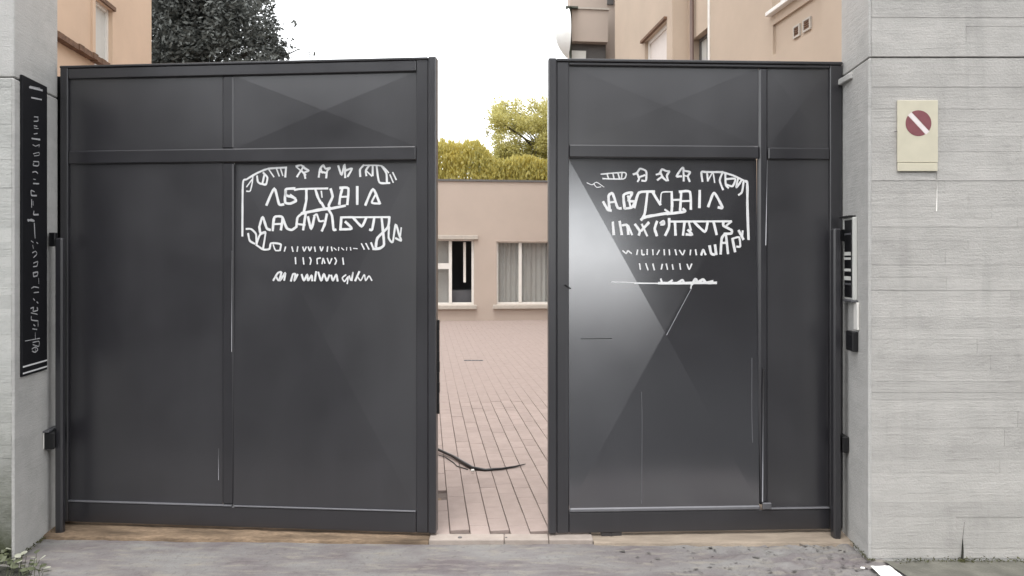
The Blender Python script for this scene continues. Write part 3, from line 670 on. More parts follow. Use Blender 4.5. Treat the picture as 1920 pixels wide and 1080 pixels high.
sb.face([(cx+px*ct-py*st, Ys-.0006, cz+px*st+py*ct) for px, py in ((-rr, -sl_w+.0015), (rr*1.04, -sl_w+.0015), (rr*1.04, sl_w-.0015), (-rr, sl_w-.0015))])
cs_.part('white_slash', sb, M['pinkwhite'])
cs_.part('screw', MB().tube([(x0-.014, Ys+.002, fw(0, 246)[1]), (x0-.002, Ys+.002, fw(0, 246)[1])], .002, 6), M['coping'])
cs_.part('cord', MB().tube([(x1-.003, Ys+.006, zb-.001), (x1-.002, Ys+.006, zb-.09), (x1-.004, Ys+.006, fw(0, 396)[1])], .0018, 6), M['wframe'])

# ------------------------------------------------------------------ courtyard frame (turned 6.6 degrees)
PHI = math.atan((960-800)/F); frC = Matrix.Rotation(PHI, 4, 'Z'); sP, cP = math.sin(PHI), math.cos(PHI)
def pd(x, y, dep):
    rx, rz = ray(x, y); t = dep/(-rx*sP+cP); return t*(rx*cP+sP), CH+rz*t
def pl(x, y, lat):
    rx, rz = ray(x, y); t = lat/(rx*cP+sP); return t*(-rx*sP+cP), CH+rz*t
# paving
def toW(l, d, z): return (l*cP-d*sP, l*sP+d*cP, z)
pv = Thing('courtyard_paving', None, None, (0, 4.4, 0), frC, kind='structure')
toC = lambda X, Y: (X*cP+Y*sP, -X*sP+Y*cP, .004)
bed = MB()
for q_ in (((-.42, 3.83), (.41, 3.83), (.41, 4.5), (-.42, 4.5)), ((-7, 4.5), (7, 4.5), (7, 26), (-7, 26))): bed.face([toC(*c_) for c_ in q_])
pv.part('joint_bed', bed, M['joint'])
PW, PL = .106, .19
pm = B(0, PW-.005, 0, PL-.0009, -.03, .0).mesh('paver', M['paver'], bevel=.0015)
rp = random.Random(4); count = 0; far_mb = MB()
r = 0
d = 3.72
while d < 18.6:
    for c in range(-46, 52):
        l = c*PW+.02
        dd_ = d+(PL/2 if c % 2 else 0)*0+rp.uniform(-.001, .001)+((c*37) % 5)*.03
        X, Y, _ = toW(l+PW/2, dd_, 0)
        if (Y < 3.80 if -.42 < X < .36 else Y < 4.52) or abs(X) > 6: continue
        px = 960+F*X/Y
        if d < 7.4 and 800 < px < 1045 and count < 300:
            o = bpy.data.objects.new('paver', pm); COL.objects.link(o); o.parent = pv.e
            o.location = (l-pv.o[0], dd_-pv.o[1], .020+rp.uniform(-.0015, .001)-pv.o[2]); o.rotation_euler = (rp.uniform(-.006, .006), rp.uniform(-.008, .008), rp.uniform(-.004, .004)); count += 1
        else:
            h = .020+rp.uniform(-.0004, .0004); a0, a1, b0, b1 = l, l+PW-(.0032 if d < 8 else .0016), dd_, dd_+PL-.0003
            far_mb.face([(a0, b0, h), (a1, b0, h), (a1, b1, h), (a0, b1, h)])
            far_mb.face([(a0, b0, .0), (a0, b0, h), (a0, b1, h), (a0, b1, .0)]); far_mb.face([(a1, b0, h), (a1, b0, .0), (a1, b1, .0), (a1, b1, h)]); far_mb.face([(a0, b0, 0), (a1, b0, 0), (a1, b0, h), (a0, b0, h)])
    d += PL
pv.part('paver_field', far_mb, M['paver'], kind='stuff')
gx, gz = 0, 0
def onfloor(x, y, z=.02):
    rx, rz = ray(x, y); t = (z-CH)/rz; return Vector((rx*t, t, z))
dr = onfloor(888, 676); drt = Thing('drain_slot', 'thin dark drain slot set in the courtyard paving', 'drain', (dr.x, dr.y, .02))
drt.part('frame', B(dr.x-.14, dr.x+.14, dr.y-.035, dr.y+.035, .019, .026), M['steel'], bevel=.002)
for q in range(5): drt.part('bar', B(dr.x-.13+q*.054, dr.x-.13+q*.054+.04, dr.y-.022, dr.y+.022, .0262, .028), M['black'])
# black bent hose / rod
hs = Thing('bent_hose', 'black bent hose lying on the courtyard paving in the gate gap', 'hose', onfloor(884, 880))
P = [onfloor(806, 836, .05), onfloor(826, 845, .045), onfloor(850, 856, .04), onfloor(873, 870, .035), onfloor(886, 878, .032), onfloor(910, 881, .03), onfloor(940, 879, .03), onfloor(965, 875, .03), onfloor(985, 870, .03)]
hs.part('hose', MB().tube(P, [.011, .011, .011, .013, .014, .009, .008, .007, .003], 8), M['black'])
cn = onfloor(886, 881, .04)
hs.part('white_fitting', MB().tube([cn+Vector((-.010, -.016, 0)), cn+Vector((.012, -.014, 0))], [.009, .010], 10), M['wframe'])
hs.part('thin_wire', MB().tube([onfloor(812, 850, .03), onfloor(835, 857, .028), onfloor(850, 867, .026), onfloor(857, 874, .026), onfloor(877, 880, .026)], .0035, 6), M['black'])

# ------------------------------------------------------------------ low building across the courtyard
FD = 1.44*F/(603-HZ)*cP+.35
LX0, LX1 = -9.0, 3.6
ztop = pd(925, 337, FD)[1]
def wrect(xa, xb, ya, yb): return (pd(xa, ya, FD)[0], pd(xb, ya, FD)[0], pd((xa+xb)/2, yb, FD)[1], pd((xa+xb)/2, ya, FD)[1])
wA = wrect(786, 889, 449, 572); wB = wrect(931, 1034, 453, 571)
wC = (wA[0]-2.6, wA[1]-2.6, wA[2], wA[3])
fb = Thing('low_building', 'low pale pink single storey building across the courtyard behind the gate gap', 'building', (-3, FD, 0), frC)
fb.part('wall', MB().wallgrid(LX0, LX1, 0, ztop-.05, [wA, wB, wC], lambda a_, z, t: (a_, FD+.28*t, z)), M['far'])
fb.part('roof', B(LX0, LX1, FD-.03, FD+6, ztop-.048, ztop), M['coping'])
fb.part('rear_wall', B(LX0, LX1, FD+5, FD+5.3, 0, ztop-.05), M['far'])
fb.part('floor', B(LX0, LX1, FD+.29, FD+4.99, .0, .12), M['room'])
fb.part('inner_wall', B(LX0, LX1, FD+3, FD+3.1, .13, ztop-.06), M['room'])
def window(w_, kind):
    x0, x1, z0, z1 = w_; y = FD+.10; t = .055
    mb = MB(); mb.box(x0, x1, y, y+.06, z0, z0+t); mb.box(x0, x1, y, y+.06, z1-t*.6, z1); mb.box(x0, x0+t, y, y+.06, z0+t, z1-t*.6); mb.box(x1-t, x1, y, y+.06, z0+t, z1-t*.6)
    f = fb.part('window', mb, M['wframe'])
    fb.part('sill', B(x0-.09, x1+.06, FD-.09, FD+.10, z0-.10, z0-.002), M['sill'], f, .01)
    return f, y, t
f, y, t = window(wA, 0)
fb.part('lintel', B(wA[0]-.05, wA[1]+.09, FD-.06, FD-.001, wA[3]+.0, wA[3]+.10), M['sill'], f, .008)
xm = pd(844, 500, FD)[0]; xr = pd(872, 500, FD)[0]
fb.part('mullion', B(xm-.03, xm+.045, y-.01, y+.05, wA[2]+t, wA[3]-t*.6), M['wframe'], f)
zc = pd(830, 499, FD)[1]
fb.part('transom', B(wA[0]+t, xm-.031, y, y+.05, zc-.07, zc+.07), M['wframe'], f)
fb.part('pane', B(wA[0]+t, xm-.031, y+.02, y+.028, wA[2]+t, zc-.071), M['glass'], f); fb.part('pane', B(wA[0]+t, xm-.031, y+.02, y+.028, zc+.071, wA[3]-t*.6), M['glass'], f)
fb.part('curtain', B(wA[0]+t, xm-.02, FD+.30, FD+.33, wA[2]-.1, wA[3]+.1), M['curtain'], f)
fb.part('open_casement_edge', B(xr-.03, xr+.03, FD+.22, FD+.27, pd(872, 530, FD)[1], wA[3]-.06), M['wframe'], f)
fb.part('room_block', B(xm+.06, wA[1]+.3, FD+.5, FD+1.2, wA[2]-.2, pd(870, 546, FD)[1]), M['room'], f)  # plain box low behind the open half of the window
f, y, t = window(wB, 1)
xm = pd(976, 500, FD)[0]
fb.part('mullion', B(xm-.035, xm+.04, y-.01, y+.05, wB[2]+t, wB[3]-t*.6), M['wframe'], f)
for a_, b_ in ((wB[0]+t, xm-.036), (xm+.041, wB[1]-t)):
    fb.part('pane', B(a_, b_, y+.02, y+.028, wB[2]+t, wB[3]-t*.6), M['glass'], f)
cu = MB()
n = 90
for i in range(n):
    xa = wB[0]+(wB[1]-wB[0])*i/n; xb = wB[0]+(wB[1]-wB[0])*(i+1)/n
    ya = FD+.24+.022*math.sin(i*.75)+.01*math.sin(i*.31); yb = FD+.24+.022*math.sin((i+1)*.75)+.01*math.sin((i+1)*.31)
    cu.face([(xa, ya, wB[2]), (xb, yb, wB[2]), (xb, yb, wB[3]), (xa, ya, wB[3])], True)
fb.part('curtain', cu, M['curtain'], f)
f, y, t = window(wC, 2)
fb.part('pane', B(wC[0]+t, wC[1]-t, y+.02, y+.028, wC[2]+t, wC[3]-t*.6), M['glass'], f)
fb.part('curtain', B(wC[0], wC[1], FD+.24, FD+.26, wC[2], wC[3]), M['curtain'], f)

# ------------------------------------------------------------------ left peach building
LL = -4.0
de = pl(284, 60, LL)[0]; d0 = pl(177, 60, LL)[0]; d1 = pl(211, 60, LL)[0]; zw = pl(211, 20, LL)[1]
zl = pl(195, 125, LL)[1]; dl = pl(193, 110, LL)[0]
HB = 9.5
pb = Thing('apartment_building', 'peach rendered building with narrow recessed window above the left gate leaf', 'building', (LL, 5, 0), frC)
pb.part('wall', MB().wallgrid(5.0, de, 0, HB, [(d0, d1, 2.2, zw), (d0, d1, 5.6, 7.6), (6.2, 7.0, 5.6, 7.6)], lambda a_, z, t: (LL-.45*t, a_, z)), M['peach'])
pb.part('gable_wall', B(-10, LL-.002, de-.4, de-.003, 0, HB-.01), M['peach'])
pb.part('front_wall', B(-10, LL-.452, 5.0, 5.3, 0, HB), M['peach'])
pb.part('roof', B(-10.3, LL+.25, 4.8, de+.3, HB+.002, HB+.25), M['coping'])
lg = MB(); n = 40
for i in range(n):
    xa = 5.0+(dl-5.0)*i/n; xb = 5.0+(dl-5.0)*(i+1)/n
    e = .02*noise.noise(Vector((xa*7, 0, 0))); lg.box(LL+.0005, LL+.09+e, xa, xb-.0005, zl-.03+e*.6, zl+.035+e)
pb.part('ledge', lg, M['ledge'])
for zz0, zz1, da, db in ((2.2, zw, d0, d1), (5.6, 7.6, d0, d1), (5.6, 7.6, 6.2, 7.0)):
    f = pb.part('window', MB().box(LL-.10, LL-.05, da, da+.05, zz0, zz1).box(LL-.10, LL-.05, db-.05, db, zz0, zz1).box(LL-.10, LL-.05, da+.05, db-.05, zz1-.05, zz1).box(LL-.10, LL-.05, da+.05, db-.05, zz0, zz0+.05), M['wframe'])
    pb.part('shutter_panel', B(LL-.09, LL-.075, da+.05, db-.05, zz0+.05, zz1-.05), M['curtain'], f)
pb.part('lintel', B(LL+.0005, LL+.03, d0-.03, d1+.04, zw, zw+.05), M['ledge'])
pb.part('trim', B(LL+.0005, LL+.02, d0-.09, d0-.012, zl+.04, HB-.1), M['peach'])

# ------------------------------------------------------------------ right building: near wing, bay, rear wing with balcony
RL, RB = 4.0, 3.75
tb = Thing('apartment_building', 'tan rendered apartment building with slanting windows and a balcony above the right gate leaf', 'building', (RL, 8, 0), frC)
dn = 5.6
dB0 = pl(1258, 60, RB)[0]; dB1 = pl(1153, 60, RB)[0]
o0, o1 = pl(1329, 60, RL)[0], pl(1299, 60, RL)[0]; zo = pl(1328, 50, RL)[1]
u0, u1 = pl(1500, 10, RL)[0]-.6, pl(1448, 20, RL)[0]; zu = pl(1448, 22, RL)[1]
g0, g1, gz0 = pl(1540, 60, RL)[0], pl(1449, 60, RL)[0], pl(1449, 103, RL)[1]
tb.part('wall', MB().wallgrid(dn, dB0, 0, HB, [(o0, o1, 2.4, zo), (u0, u1, zu, zu+1.5), (g0, g1, gz0, zu-.16)], lambda a_, z, t: (RL+.35*t, a_, z)), M['tan'])
tb.part('recess_panel', B(RL+.030, RL+.34, g0, g1, gz0, zu-.16), M['tan'])
tb.part('front_wall', B(RL+.352, 10, dn, dn+.3, 0, HB), M['tan'])
w0, w1, zwn = pl(1250, 36, RB)[0], pl(1209, 75, RB)[0], pl(1250, 37, RB)[1]
tb.part('bay_wall', MB().wallgrid(dB0, dB1, 0, HB, [(w0, w1, 3.2, zwn)], lambda a_, z, t: (RB+.35*t, a_, z)), M['tan'])
tb.part('bay_return', B(RB+.002, RL+.3, dB0-.06, dB0-.001, 0, HB-.005), M['tan'])
tb.part('bay_back', B(RB+.352, 9, dB1-.3, dB1-.001, 0, HB-.005), M['tan'])
RD = 16.0
tb.part('rear_wall', MB().wallgrid(3.13, 10, 0, HB, [(3.17, 3.78, 3.4, 5.95), (3.17, 3.9, 8.4, 9.0)], lambda a_, z, t: (a_, RD+.3*t, z)), M['far'])
tb.part('rear_side_wall', MB().prism([(3.132, RD+.302), (3.45, RD+.302), (5.5, 24), (5.2, 24)], 0, HB), M['far'])
tb.part('roof', MB().prism([(3.75, dn-.2), (10.2, dn-.2), (10.2, 24.2), (5.1, 24.2), (3.0, RD+.3), (3.0, RD-.2), (3.7, RD-.2)], HB+.002, HB+.25), M['coping'])
tb.part('inner_wall', B(5.2, 5.3, dn+.4, RD-.1, 0, HB-.01), M['room'])
tb.part('loggia_back', B(3.42, 5, RD+1.2, RD+1.3, 3, 6.5), M['shade_grey'])
# balcony
bx0, zb1 = pd(1070, 14, RD-.5); bx1, zb0 = pd(1140, 79, RD-.5)
bal = tb.part('balcony', B(bx0, bx1, RD-.5, RD-.4, zb0, zb1-.03), M['far'])
tb.part('coping', B(bx0-.02, bx1+.02, RD-.53, RD-.37, zb1-.029, zb1+.01), M['sill'], bal)
tb.part('floor_slab', B(bx0, bx1, RD-.398, RD-.002, zb0, zb0+.12), M['far'], bal)
tb.part('shade_panel', B(bx0+.02, bx1, RD-.30, RD-.25, 4.2, zb0-.002), M['shade_grey'], bal)  # dark panel that paints in the shade below the balcony
tb.part('cabinet', B(bx0+.02, bx0+.35, RD-.42, RD-.31, 4.2, zb0-.18), M['curtain'], bal)
vx = pd(1138, 4, RD)[0]; vz = pd(1138, 9, RD)[1]
vt = tb.part('vent', B(vx, vx+.14, RD-.03, RD-.002, vz, vz+.18), M['coping'])
# bay window
f = tb.part('window', MB().box(RB+.06, RB+.12, w0, w0+.06, 3.2, zwn).box(RB+.06, RB+.12, w1-.06, w1, 3.2, zwn).box(RB+.06, RB+.12, w0+.06, w1-.06, zwn-.06, zwn).box(RB+.06, RB+.12, w0+.06, w1-.06, 3.2, 3.26), M['wframe'])
tb.part('lintel', B(RB-.05, RB-.001, w0-.02, w1+.12, zwn, zwn+.045), M['ledge'], f)
n = 14
sh = MB()
for i in range(n):
    da, db = w0+.06+(w1-w0-.12)*i/n, w0+.06+(w1-w0-.12)*(i+1)/n
    sh.box(RB+.09, RB+.105+(.006 if i % 2 else 0), da, db, 3.26, zwn-.06)
tb.part('shutter', sh, M['shutter'], f)
# dark opening near the pipe
om = (o0*.55+o1*.45)
f = tb.part('window', MB().box(RL+.1, RL+.16, o0, o0+.05, 2.4, zo).box(RL+.1, RL+.16, o1-.05, o1, 2.4, zo).box(RL+.1, RL+.16, om, om+.05, 2.4, zo-.05).box(RL+.1, RL+.16, o0+.05, o1-.05, zo-.05, zo), M['coping'])
tb.part('pane', B(RL+.12, RL+.13, om+.05, o1-.05, 2.4, zo-.05), M['curtain'], f)
tb.part('trim', B(RL-.02, RL-.001, o0-.05, o0-.005, 2.4, HB-.1), M['wframe'], f)
px = pl(1296, 60, RL-.06)[0]
dp = tb.part('downpipe', MB().tube([(RL-.05, px, 2.0), (RL-.05, px, HB)], .032, 8), M['pipe'])
# upper window with white sill
f = tb.part('window', MB().box(RL+.1, RL+.16, u0, u0+.06, zu, zu+1.5).box(RL+.1, RL+.16, u1-.06, u1, zu, zu+1.5).box(RL+.1, RL+.16, u0+.06, u1-.06, zu+1.44, zu+1.5).box(RL+.1, RL+.16, u0+.06, u1-.06, zu, zu+.06), M['wframe'])
tb.part('pane', B(RL+.12, RL+.13, u0+.06, u1-.06, zu+.06, zu+1.44), M['glass'], f)
tb.part('sill', B(RL-.07, RL+.10, u0-.05, u1+.04, zu-.05, zu-.001), M['wframe'], f, .006)
for (xa, xb, ya, yb) in ((1485, 1497, 47, 70), (1503, 1517, 34, 58)):
    d_a, d_b = pl(xb, 50, RL)[0], pl(xa, 50, RL)[0]; za, zb_ = pl((xa+xb)/2, yb, RL)[1], pl((xa+xb)/2, ya, RL)[1]
    v = tb.part('vent', MB().box(RL+.008, RL+.029, d_a, d_b, za, za+.02).box(RL+.008, RL+.029, d_a, d_b, zb_-.02, zb_).box(RL+.008, RL+.029, d_a, d_a+.02, za+.02, zb_-.02).box(RL+.008, RL+.029, d_b-.02, d_b, za+.02, zb_-.02), M['sill'])
    sm_ = MB()
    for q in range(4):
        z_ = za+.02+(zb_-za-.04)*q/4; sm_.box(RL+.012, RL+.028, d_a+.02, d_b-.02, z_+.004, z_+(zb_-za-.04)/4*.75)
    tb.part('grille', sm_, M['ledge'], v)
# dish seen from the side
DD = RD-.55
ex0, ez1 = pd(1041, 16, DD); ex1, ez0 = pd(1064, 108, DD)
ds = Thing('satellite_dish', 'white curved dish seen edge on beside the balcony, above the right gate leaf', 'dish', (ex1, DD, ez0), frC)
rad = (ez1-ez0)/2; zc = (ez0+ez1)/2; dep_ = ex1-ex0; mb = MB(); rings, seg = 9, 32
for k in range(rings+1):
    rk = rad*k/rings
    for q in range(seg): t = 2*math.pi*q/seg; mb.v.append((ex0+dep_*(k/rings)**2, DD+rk*math.cos(t)*.8, zc+rk*math.sin(t)))
for k in range(rings):
    for q in range(seg):
        q2 = (q+1) % seg; mb.f.append((k*seg+q, k*seg+q2, (k+1)*seg+q2, (k+1)*seg+q)); mb.sm.append(True)
ds.part('reflector', mb, M['dish'])
ds.part('mast', MB().tube([(ex1+.045, DD-.1, ez0-1.5), (ex1+.045, DD-.1, ez1+.01)], .028, 10), M['olive'])
ds.part('bracket', B(ex1-.04, ex1+.22, DD-.05, DD+.04, ez1+.012, ez1+.05), M['olive'])

# ------------------------------------------------------------------ trees, hedge
def leaf_faces(mb, p, s, rnd, up=.3):
    a_ = Vector((rnd.gauss(0, 1), rnd.gauss(0, 1), rnd.gauss(0, .7))).normalized()
    b_ = a_.cross(Vector((rnd.gauss(0, 1), rnd.gauss(0, 1), rnd.gauss(0, 1)+up))).normalized()
    L, W_ = s, s*.42
    mb.face([p-a_*L*.5, p+b_*W_*.5, p+a_*L*.5, p-b_*W_*.5])
def crown(clumps, per, size, rnd, squash=.8):
    mb = MB()
    for (c, r_) in clumps:
        c = Vector(c)
        for _ in range(int(per*r_*r_)):
            v = Vector((rnd.gauss(0, 1), rnd.gauss(0, 1), rnd.gauss(0, 1))).normalized()*r_*(rnd.random()**.45)
            v.z *= squash
            leaf_faces(mb, c+v, size*rnd.uniform(.6, 1.3), rnd)
    return mb
rt = random.Random(21)
# dark tree, left
T0 = Vector((-9.4, 21, 0))
dt = Thing('tree', 'large dark tree behind the peach building, left of the sky gap', 'tree', T0)
cl_ = []
for _ in range(85):
    v = Vector((rt.gauss(0, 1), rt.gauss(0, 1), rt.gauss(0, 1))).normalized()*(rt.random()**.4)
    c = T0+Vector((-.35+v.x*2.75, v.y*3.0, 7.2+v.z*3.9)); cl_.append((c, rt.uniform(.5, 1.05)))
def at(x, y, Y): return Vector((ray(x, y)[0]*Y, Y, CH+ray(x, y)[1]*Y))
for _ in range(150):
    y = rt.uniform(-90, 150); xb = 430+60*min(1, (y+90)/90) if y < 0 else 490+.3*y
    cl_.append((at(rt.uniform(270, xb-14), y, rt.uniform(19.2, 22)), rt.uniform(.35, .7)))
for _ in range(60):
    y = rt.uniform(-20, 122); cl_.append((at(486+.3*y+rt.expovariate(1/14.), y, 20.5), rt.uniform(.08, .2)))
for (x, y, r_) in ((470, 20, .45), (500, 30, .3), (508, 55, .28), (495, 75, .4), (520, 78, .22), (535, 82, .18), (548, 86, .12), (505, 100, .3), (528, 104, .15), (480, 50, .5), (558, 93, .09), (545, 72, .10), (486, 5, .3), (515, 40, .15)):
    cl_.append((at(x, y, 20.5), r_))
dt.part('crown', crown(cl_, 520, .15, rt), M['leaf_dark'])
tr = MB().tube([T0, T0+Vector((.1, 0, 2.5)), T0+Vector((0, .1, 5)), T0+Vector((.2, 0, 8.5))], [.32, .26, .2, .08], 10)
for c, r_ in cl_[::5]:
    b0 = T0+Vector((.05, .05, min(7.5, max(3, c.z-2.0)))); tr.tube([b0, (b0+c)/2+Vector((0, 0, .3)), c], [.08, .05, .015], 6)
dt.part('trunk', tr, M['trunk'])
# yellow-green tree behind the low building
T1 = Vector((.95, 22.5, 0))
yt = Thing('tree', 'small sparse yellow green tree rising above the low building beside the right gate leaf', 'tree', T1)
cl_ = []
for _ in range(400):
    px, py = rt.uniform(928, 1120), rt.uniform(196, 345)
    if 940 < px < 1012 and 244 < py < 268 and rt.random() < .85: continue
    if py < 215+.4*max(0, 950-px): 
        if rt.random() < .5: continue
    cl_.append((at(px, py, 22.5+rt.uniform(-.9, .9)), rt.uniform(.14, .34)))
for (x, y, r_) in ((915, 240, .08), (912, 250, .10), (920, 238, .08), (908, 222, .05), (914, 205, .04), (922, 215, .05), (904, 182, .03), (930, 206, .12), (925, 225, .08), (945, 195, .12), (970, 192, .12), (1000, 190, .14), (1020, 188, .14)):
    cl_.append((at(x, y, 22.5), r_))
yt.part('crown', crown(cl_, 3200, .085, rt, 1), M['leaf_yellow'])
tr = MB().tube([T1, T1+Vector((0, 0, 2)), T1+Vector((.1, 0, 4)), T1+Vector((0, 0, 5.8))], [.12, .10, .06, .02], 8)
for c, r_ in cl_[::6]:
    b0 = T1+Vector((.03, 0, max(2.5, c.z-1.0))); tr.tube([b0, (b0+c)/2+Vector((0, 0, .12)), c], [.03, .02, .007], 5)
for pts in (((925, 262), (914, 252), (910, 240), (914, 225), (906, 205)), ((926, 260), (930, 248), (938, 240)), ((914, 252), (922, 240), (932, 236))):
    tr.tube([at(x, y, 22.5) for x, y in pts], .012, 5)
yt.part('trunk', tr, M['trunk'])
# hedge
H0 = at(860, 335, 20.4)
hd = Thing('hedge', 'yellow green hedge along the top of the low building in the gate gap', 'hedge', (H0.x, H0.y, ztop))
hm = MB(); st_ = MB()
for _ in range(24000):
    x = rt.uniform(-3.6, 2.4); top = 4.74+.10*noise.noise(Vector((x*1.7, 0, 0)))+.07*noise.noise(Vector((x*7, 0, 0)))-.45*max(0, min(1, (x+.95)/.5))
    z = ztop+.02+(top-ztop-.02)*rt.random()**.8; y = 20.4+rt.uniform(-.45, .45)
    p_ = Vector((x, y, z)); s = rt.uniform(.06, .13)
    a_ = Vector((rt.gauss(0, .3), rt.gauss(0, .3), 1)).normalized(); b_ = a_.cross(Vector((rt.gauss(0, 1), rt.gauss(0, 1), .1))).normalized()
    hm.face([p_-a_*s*.7, p_+b_*s*.22, p_+a_*s*.7, p_-b_*s*.22])
for k in range(110):
    x = -3.6+k*.055+rt.uniform(-.02, .02); h = rt.uniform(.4, 1.25); l = rt.uniform(-.08, .08)
    st_.tube([(x, 20.4, ztop), (x+l*.4, 20.4, ztop+h*.5), (x+l, 20.4, ztop+h)], [.012, .010, .004], 4)
for (x, y0_, y1_, lean) in ((827, 262, 245, 3), (845, 262, 253, 1), (861, 262, 250, -2), (873, 264, 247, 4), (895, 266, 258, 0)):
    a0, b0 = at(x, y0_+8, 20.4), at(x+lean, y1_, 20.4); st_.tube([a0, (a0+b0)/2+Vector((.02, 0, 0)), b0], [.01, .008, .004], 4)
    for q in range(10): leaf_faces(hm, b0+Vector((rt.gauss(0, .05), rt.gauss(0, .03), rt.gauss(-.02, .05))), .05, rt)
hd.part('foliage', hm, M['leaf_hedge']); hd.part('stem_row', st_, M['trunk'])

# ------------------------------------------------------------------ small things at the foot of the walls
def gp(x, y, z=.0): v = onfloor(x, y, z); return v
w0_ = gp(40, 1060, .0)
wd = Thing('weed_plant', 'low leafy weed growing at the foot of the left concrete wall', 'plant', w0_)
def leafmesh(mat):
    mb = MB(); pr = None
    for k, (t, wv) in enumerate(((0, .02), (.25, .26), (.55, .32), (.8, .18), (1, .01))):
        c = [(-wv, t, .10*t-.16*t*t+.05*wv), (0, t, .10*t-.16*t*t), (wv, t, .10*t-.16*t*t+.05*wv)]
        if pr: mb.face([pr[0], pr[1], c[1], c[0]], True); mb.face([pr[1], pr[2], c[2], c[1]], True)
        pr = c
    return mb.mesh('leaf', mat)
lm = [leafmesh(M['weed_dark']), leafmesh(M['weed_pale'])]
stems = MB(); rw_ = random.Random(9)
for k in range(120):
    x = rw_.uniform(-40, 82); y = rw_.uniform(1008, 1085)
    if y < 1040-.28*x+rw_.uniform(-12, 12) and x < 30 and False: continue
    if y < 1056-.45*(80-abs(x)) or (x > 60 and y < 1022): pass
    g_ = gp(x, min(1084, y+8), 0); Yc = min(g_.y, 3.575)
    p_ = Vector((g_.x, Yc, rw_.uniform(.012, .07)))
    if p_.x > -2.40 and p_.y > 3.56: continue
    s = rw_.uniform(.02, .045)
    o = bpy.data.objects.new('leaf', lm[1 if rw_.random() < .16 else 0]); COL.objects.link(o); o.parent = wd.e
    o.location = p_-Vector(wd.o); o.scale = (s, s, s); o.rotation_euler = (rw_.uniform(-.3, .7), rw_.uniform(-.6, .6), rw_.uniform(0, 6.28))
    stems.tube([Vector((p_.x+rw_.uniform(-.02, .02), p_.y-.01, -.005)), p_], [.0018, .001], 4)
wd.part('stems', stems, M['weed_dark'])
so_ = MB(); n = 26
for j in range(n+1):
    for i in range(n+1):
        u, v = i/n*2-1, j/n*2-1; r_ = math.sqrt(u*u+v*v)
        so_.v.append((-2.53+u*.37, 3.46+v*.125, -.012+.04*max(0, 1-r_)+.008*noise.noise(Vector((u*5, v*5, 0)))))
for j in range(n):
    for i in range(n): a_ = j*(n+1)+i; so_.f.append((a_, a_+1, a_+n+2, a_+n+1)); so_.sm.append(True)
struct('soil', so_, M['soil'], 'stuff')
mo = MB(); rm = random.Random(13)
for _ in range(2600):
    x = 1.84+rm.random()**.9*2.4; dens = .5+.5*noise.noise(Vector((x*4, 1, 0)))
    if rm.random() > dens: continue
    p_ = Vector((x, 3.578-abs(rm.gauss(0, .012)), .012+abs(rm.gauss(0, .008)))); leaf_faces(mo, p_, rm.uniform(.006, .016), rm)
for _ in range(500):
    t = rm.random(); p_ = Vector((1.765-.03*t+rm.gauss(0, .01), 3.85-.27*t-abs(rm.gauss(0, .01)), .012+abs(rm.gauss(0, .006)))); leaf_faces(mo, p_, rm.uniform(.005, .014), rm)
for _ in range(300):
    t = rm.random(); p_ = Vector((-2.48+.055*t+abs(rm.gauss(0, .012)), 4.0-.4*t, .006+abs(rm.gauss(0, .006)))); leaf_faces(mo, p_, rm.uniform(.005, .014), rm)
struct('moss', mo, M['moss'], 'stuff')
wx, wz = fw(1803, 1056); Yk = WY-.02
ws = Thing('weed_stalk', 'dark dry weed stalk standing against the foot of the right concrete wall', 'weed', (wx, Yk, .01))
ws.part('stalk', MB().tube([(wx-.004, Yk, .0), (wx, Yk, .06), (wx+.003, Yk+.004, .12)], [.007, .005, .0012], 6).tube([(wx+.003, Yk+.004, .12), (wx+.014, Yk+.008, .20)], [.0011, .0005], 4), M['soil'])
lf = MB()
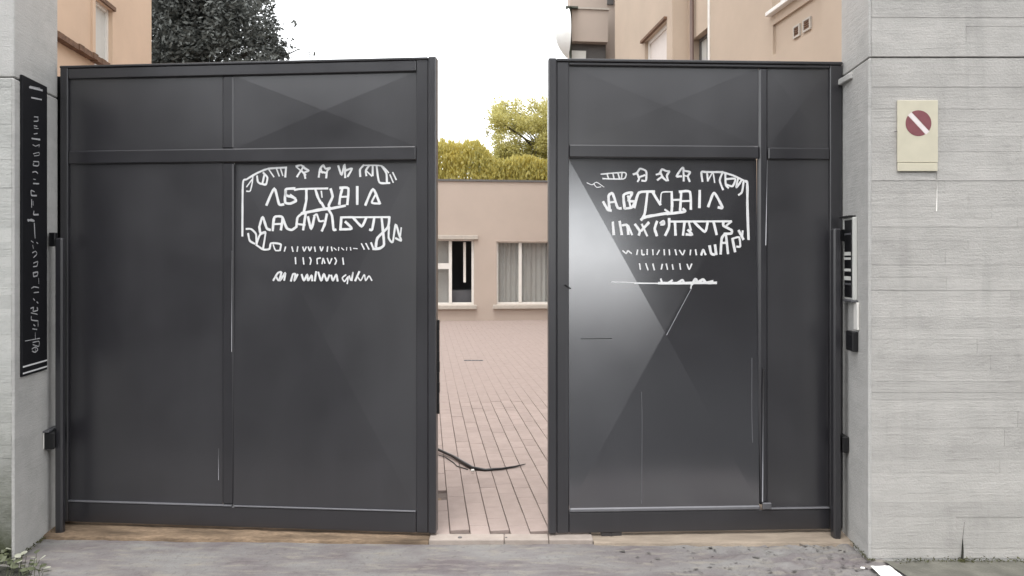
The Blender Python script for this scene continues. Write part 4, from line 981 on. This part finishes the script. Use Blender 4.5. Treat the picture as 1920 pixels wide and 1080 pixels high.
for _ in range(40): leaf_faces(lf, Vector((wx+rm.gauss(0, .018), Yk-abs(rm.gauss(0, .01)), .012+abs(rm.gauss(0, .014)))), .016, rm)
ws.part('leaves', lf, M['moss'])
c4 = [gp(1632, 1062, .02), gp(1667, 1061, .02), gp(1694, 1082, .02), gp(1654, 1083, .02)]
pp = Thing('paper_sheet', 'crumpled white paper lying at the corner of the right concrete wall', 'paper', c4[0])
mb = MB(); n = 8
for j in range(n+1):
    for i in range(n+1):
        a_ = c4[0].lerp(c4[1], i/n).lerp(c4[3].lerp(c4[2], i/n), j/n); mb.v.append((a_.x, a_.y, .021+.004*noise.noise(Vector((i*.6, j*.6, 3)))+.005*(i/n-.5)**2))
for j in range(n):
    for i in range(n): a_ = j*(n+1)+i; mb.f.append((a_, a_+1, a_+n+2, a_+n+1)); mb.sm.append(False)
pp.part('sheet', mb, M['paper'])
c5 = gp(1617, 1065, .012)
pc = Thing('paper_scrap', 'tiny white paper scrap left of the crumpled paper sheet', 'paper', c5)
pc.part('scrap', MB().prism([(c5.x-.012, c5.y-.004), (c5.x+.008, c5.y-.009), (c5.x+.012, c5.y+.004), (c5.x-.004, c5.y+.008)], .010, .016), M['paper'], bevel=.002)

# ------------------------------------------------------------------ added across the street, out of view, to shape the gate's reflections
st = Thing('unseen_street_facade', None, None, (9, -9, 0), kind='structure')
st.part('wall', MB().wallgrid(3.5, 20, -.13, 8.5, [(4.5+3*i, 5.7+3*i, 1.2+3.2*j, 2.8+3.2*j) for i in range(0) for j in range(2)], lambda a_, z, t: (a_, -9-.3*t, z)), M['facade'])
st.part('reflection_blocker', B(-2.899, 3.499, -9.3, -9.0, 3.7, 8.5), M['facade'])  # slab over the gap, added to block bright sky from the panels' reflections
st = Thing('unseen_street_facade', None, None, (-9, -9, 0), kind='structure')
st.part('wall', MB().wallgrid(-22, -2.9, -.13, 8.5, [(-20+3*i, -18.8+3*i, 1.2+3.2*j, 2.8+3.2*j) for i in range(0)  for j in range(2)], lambda a_, z, t: (a_, -9-.3*t, z)), M['facade'])
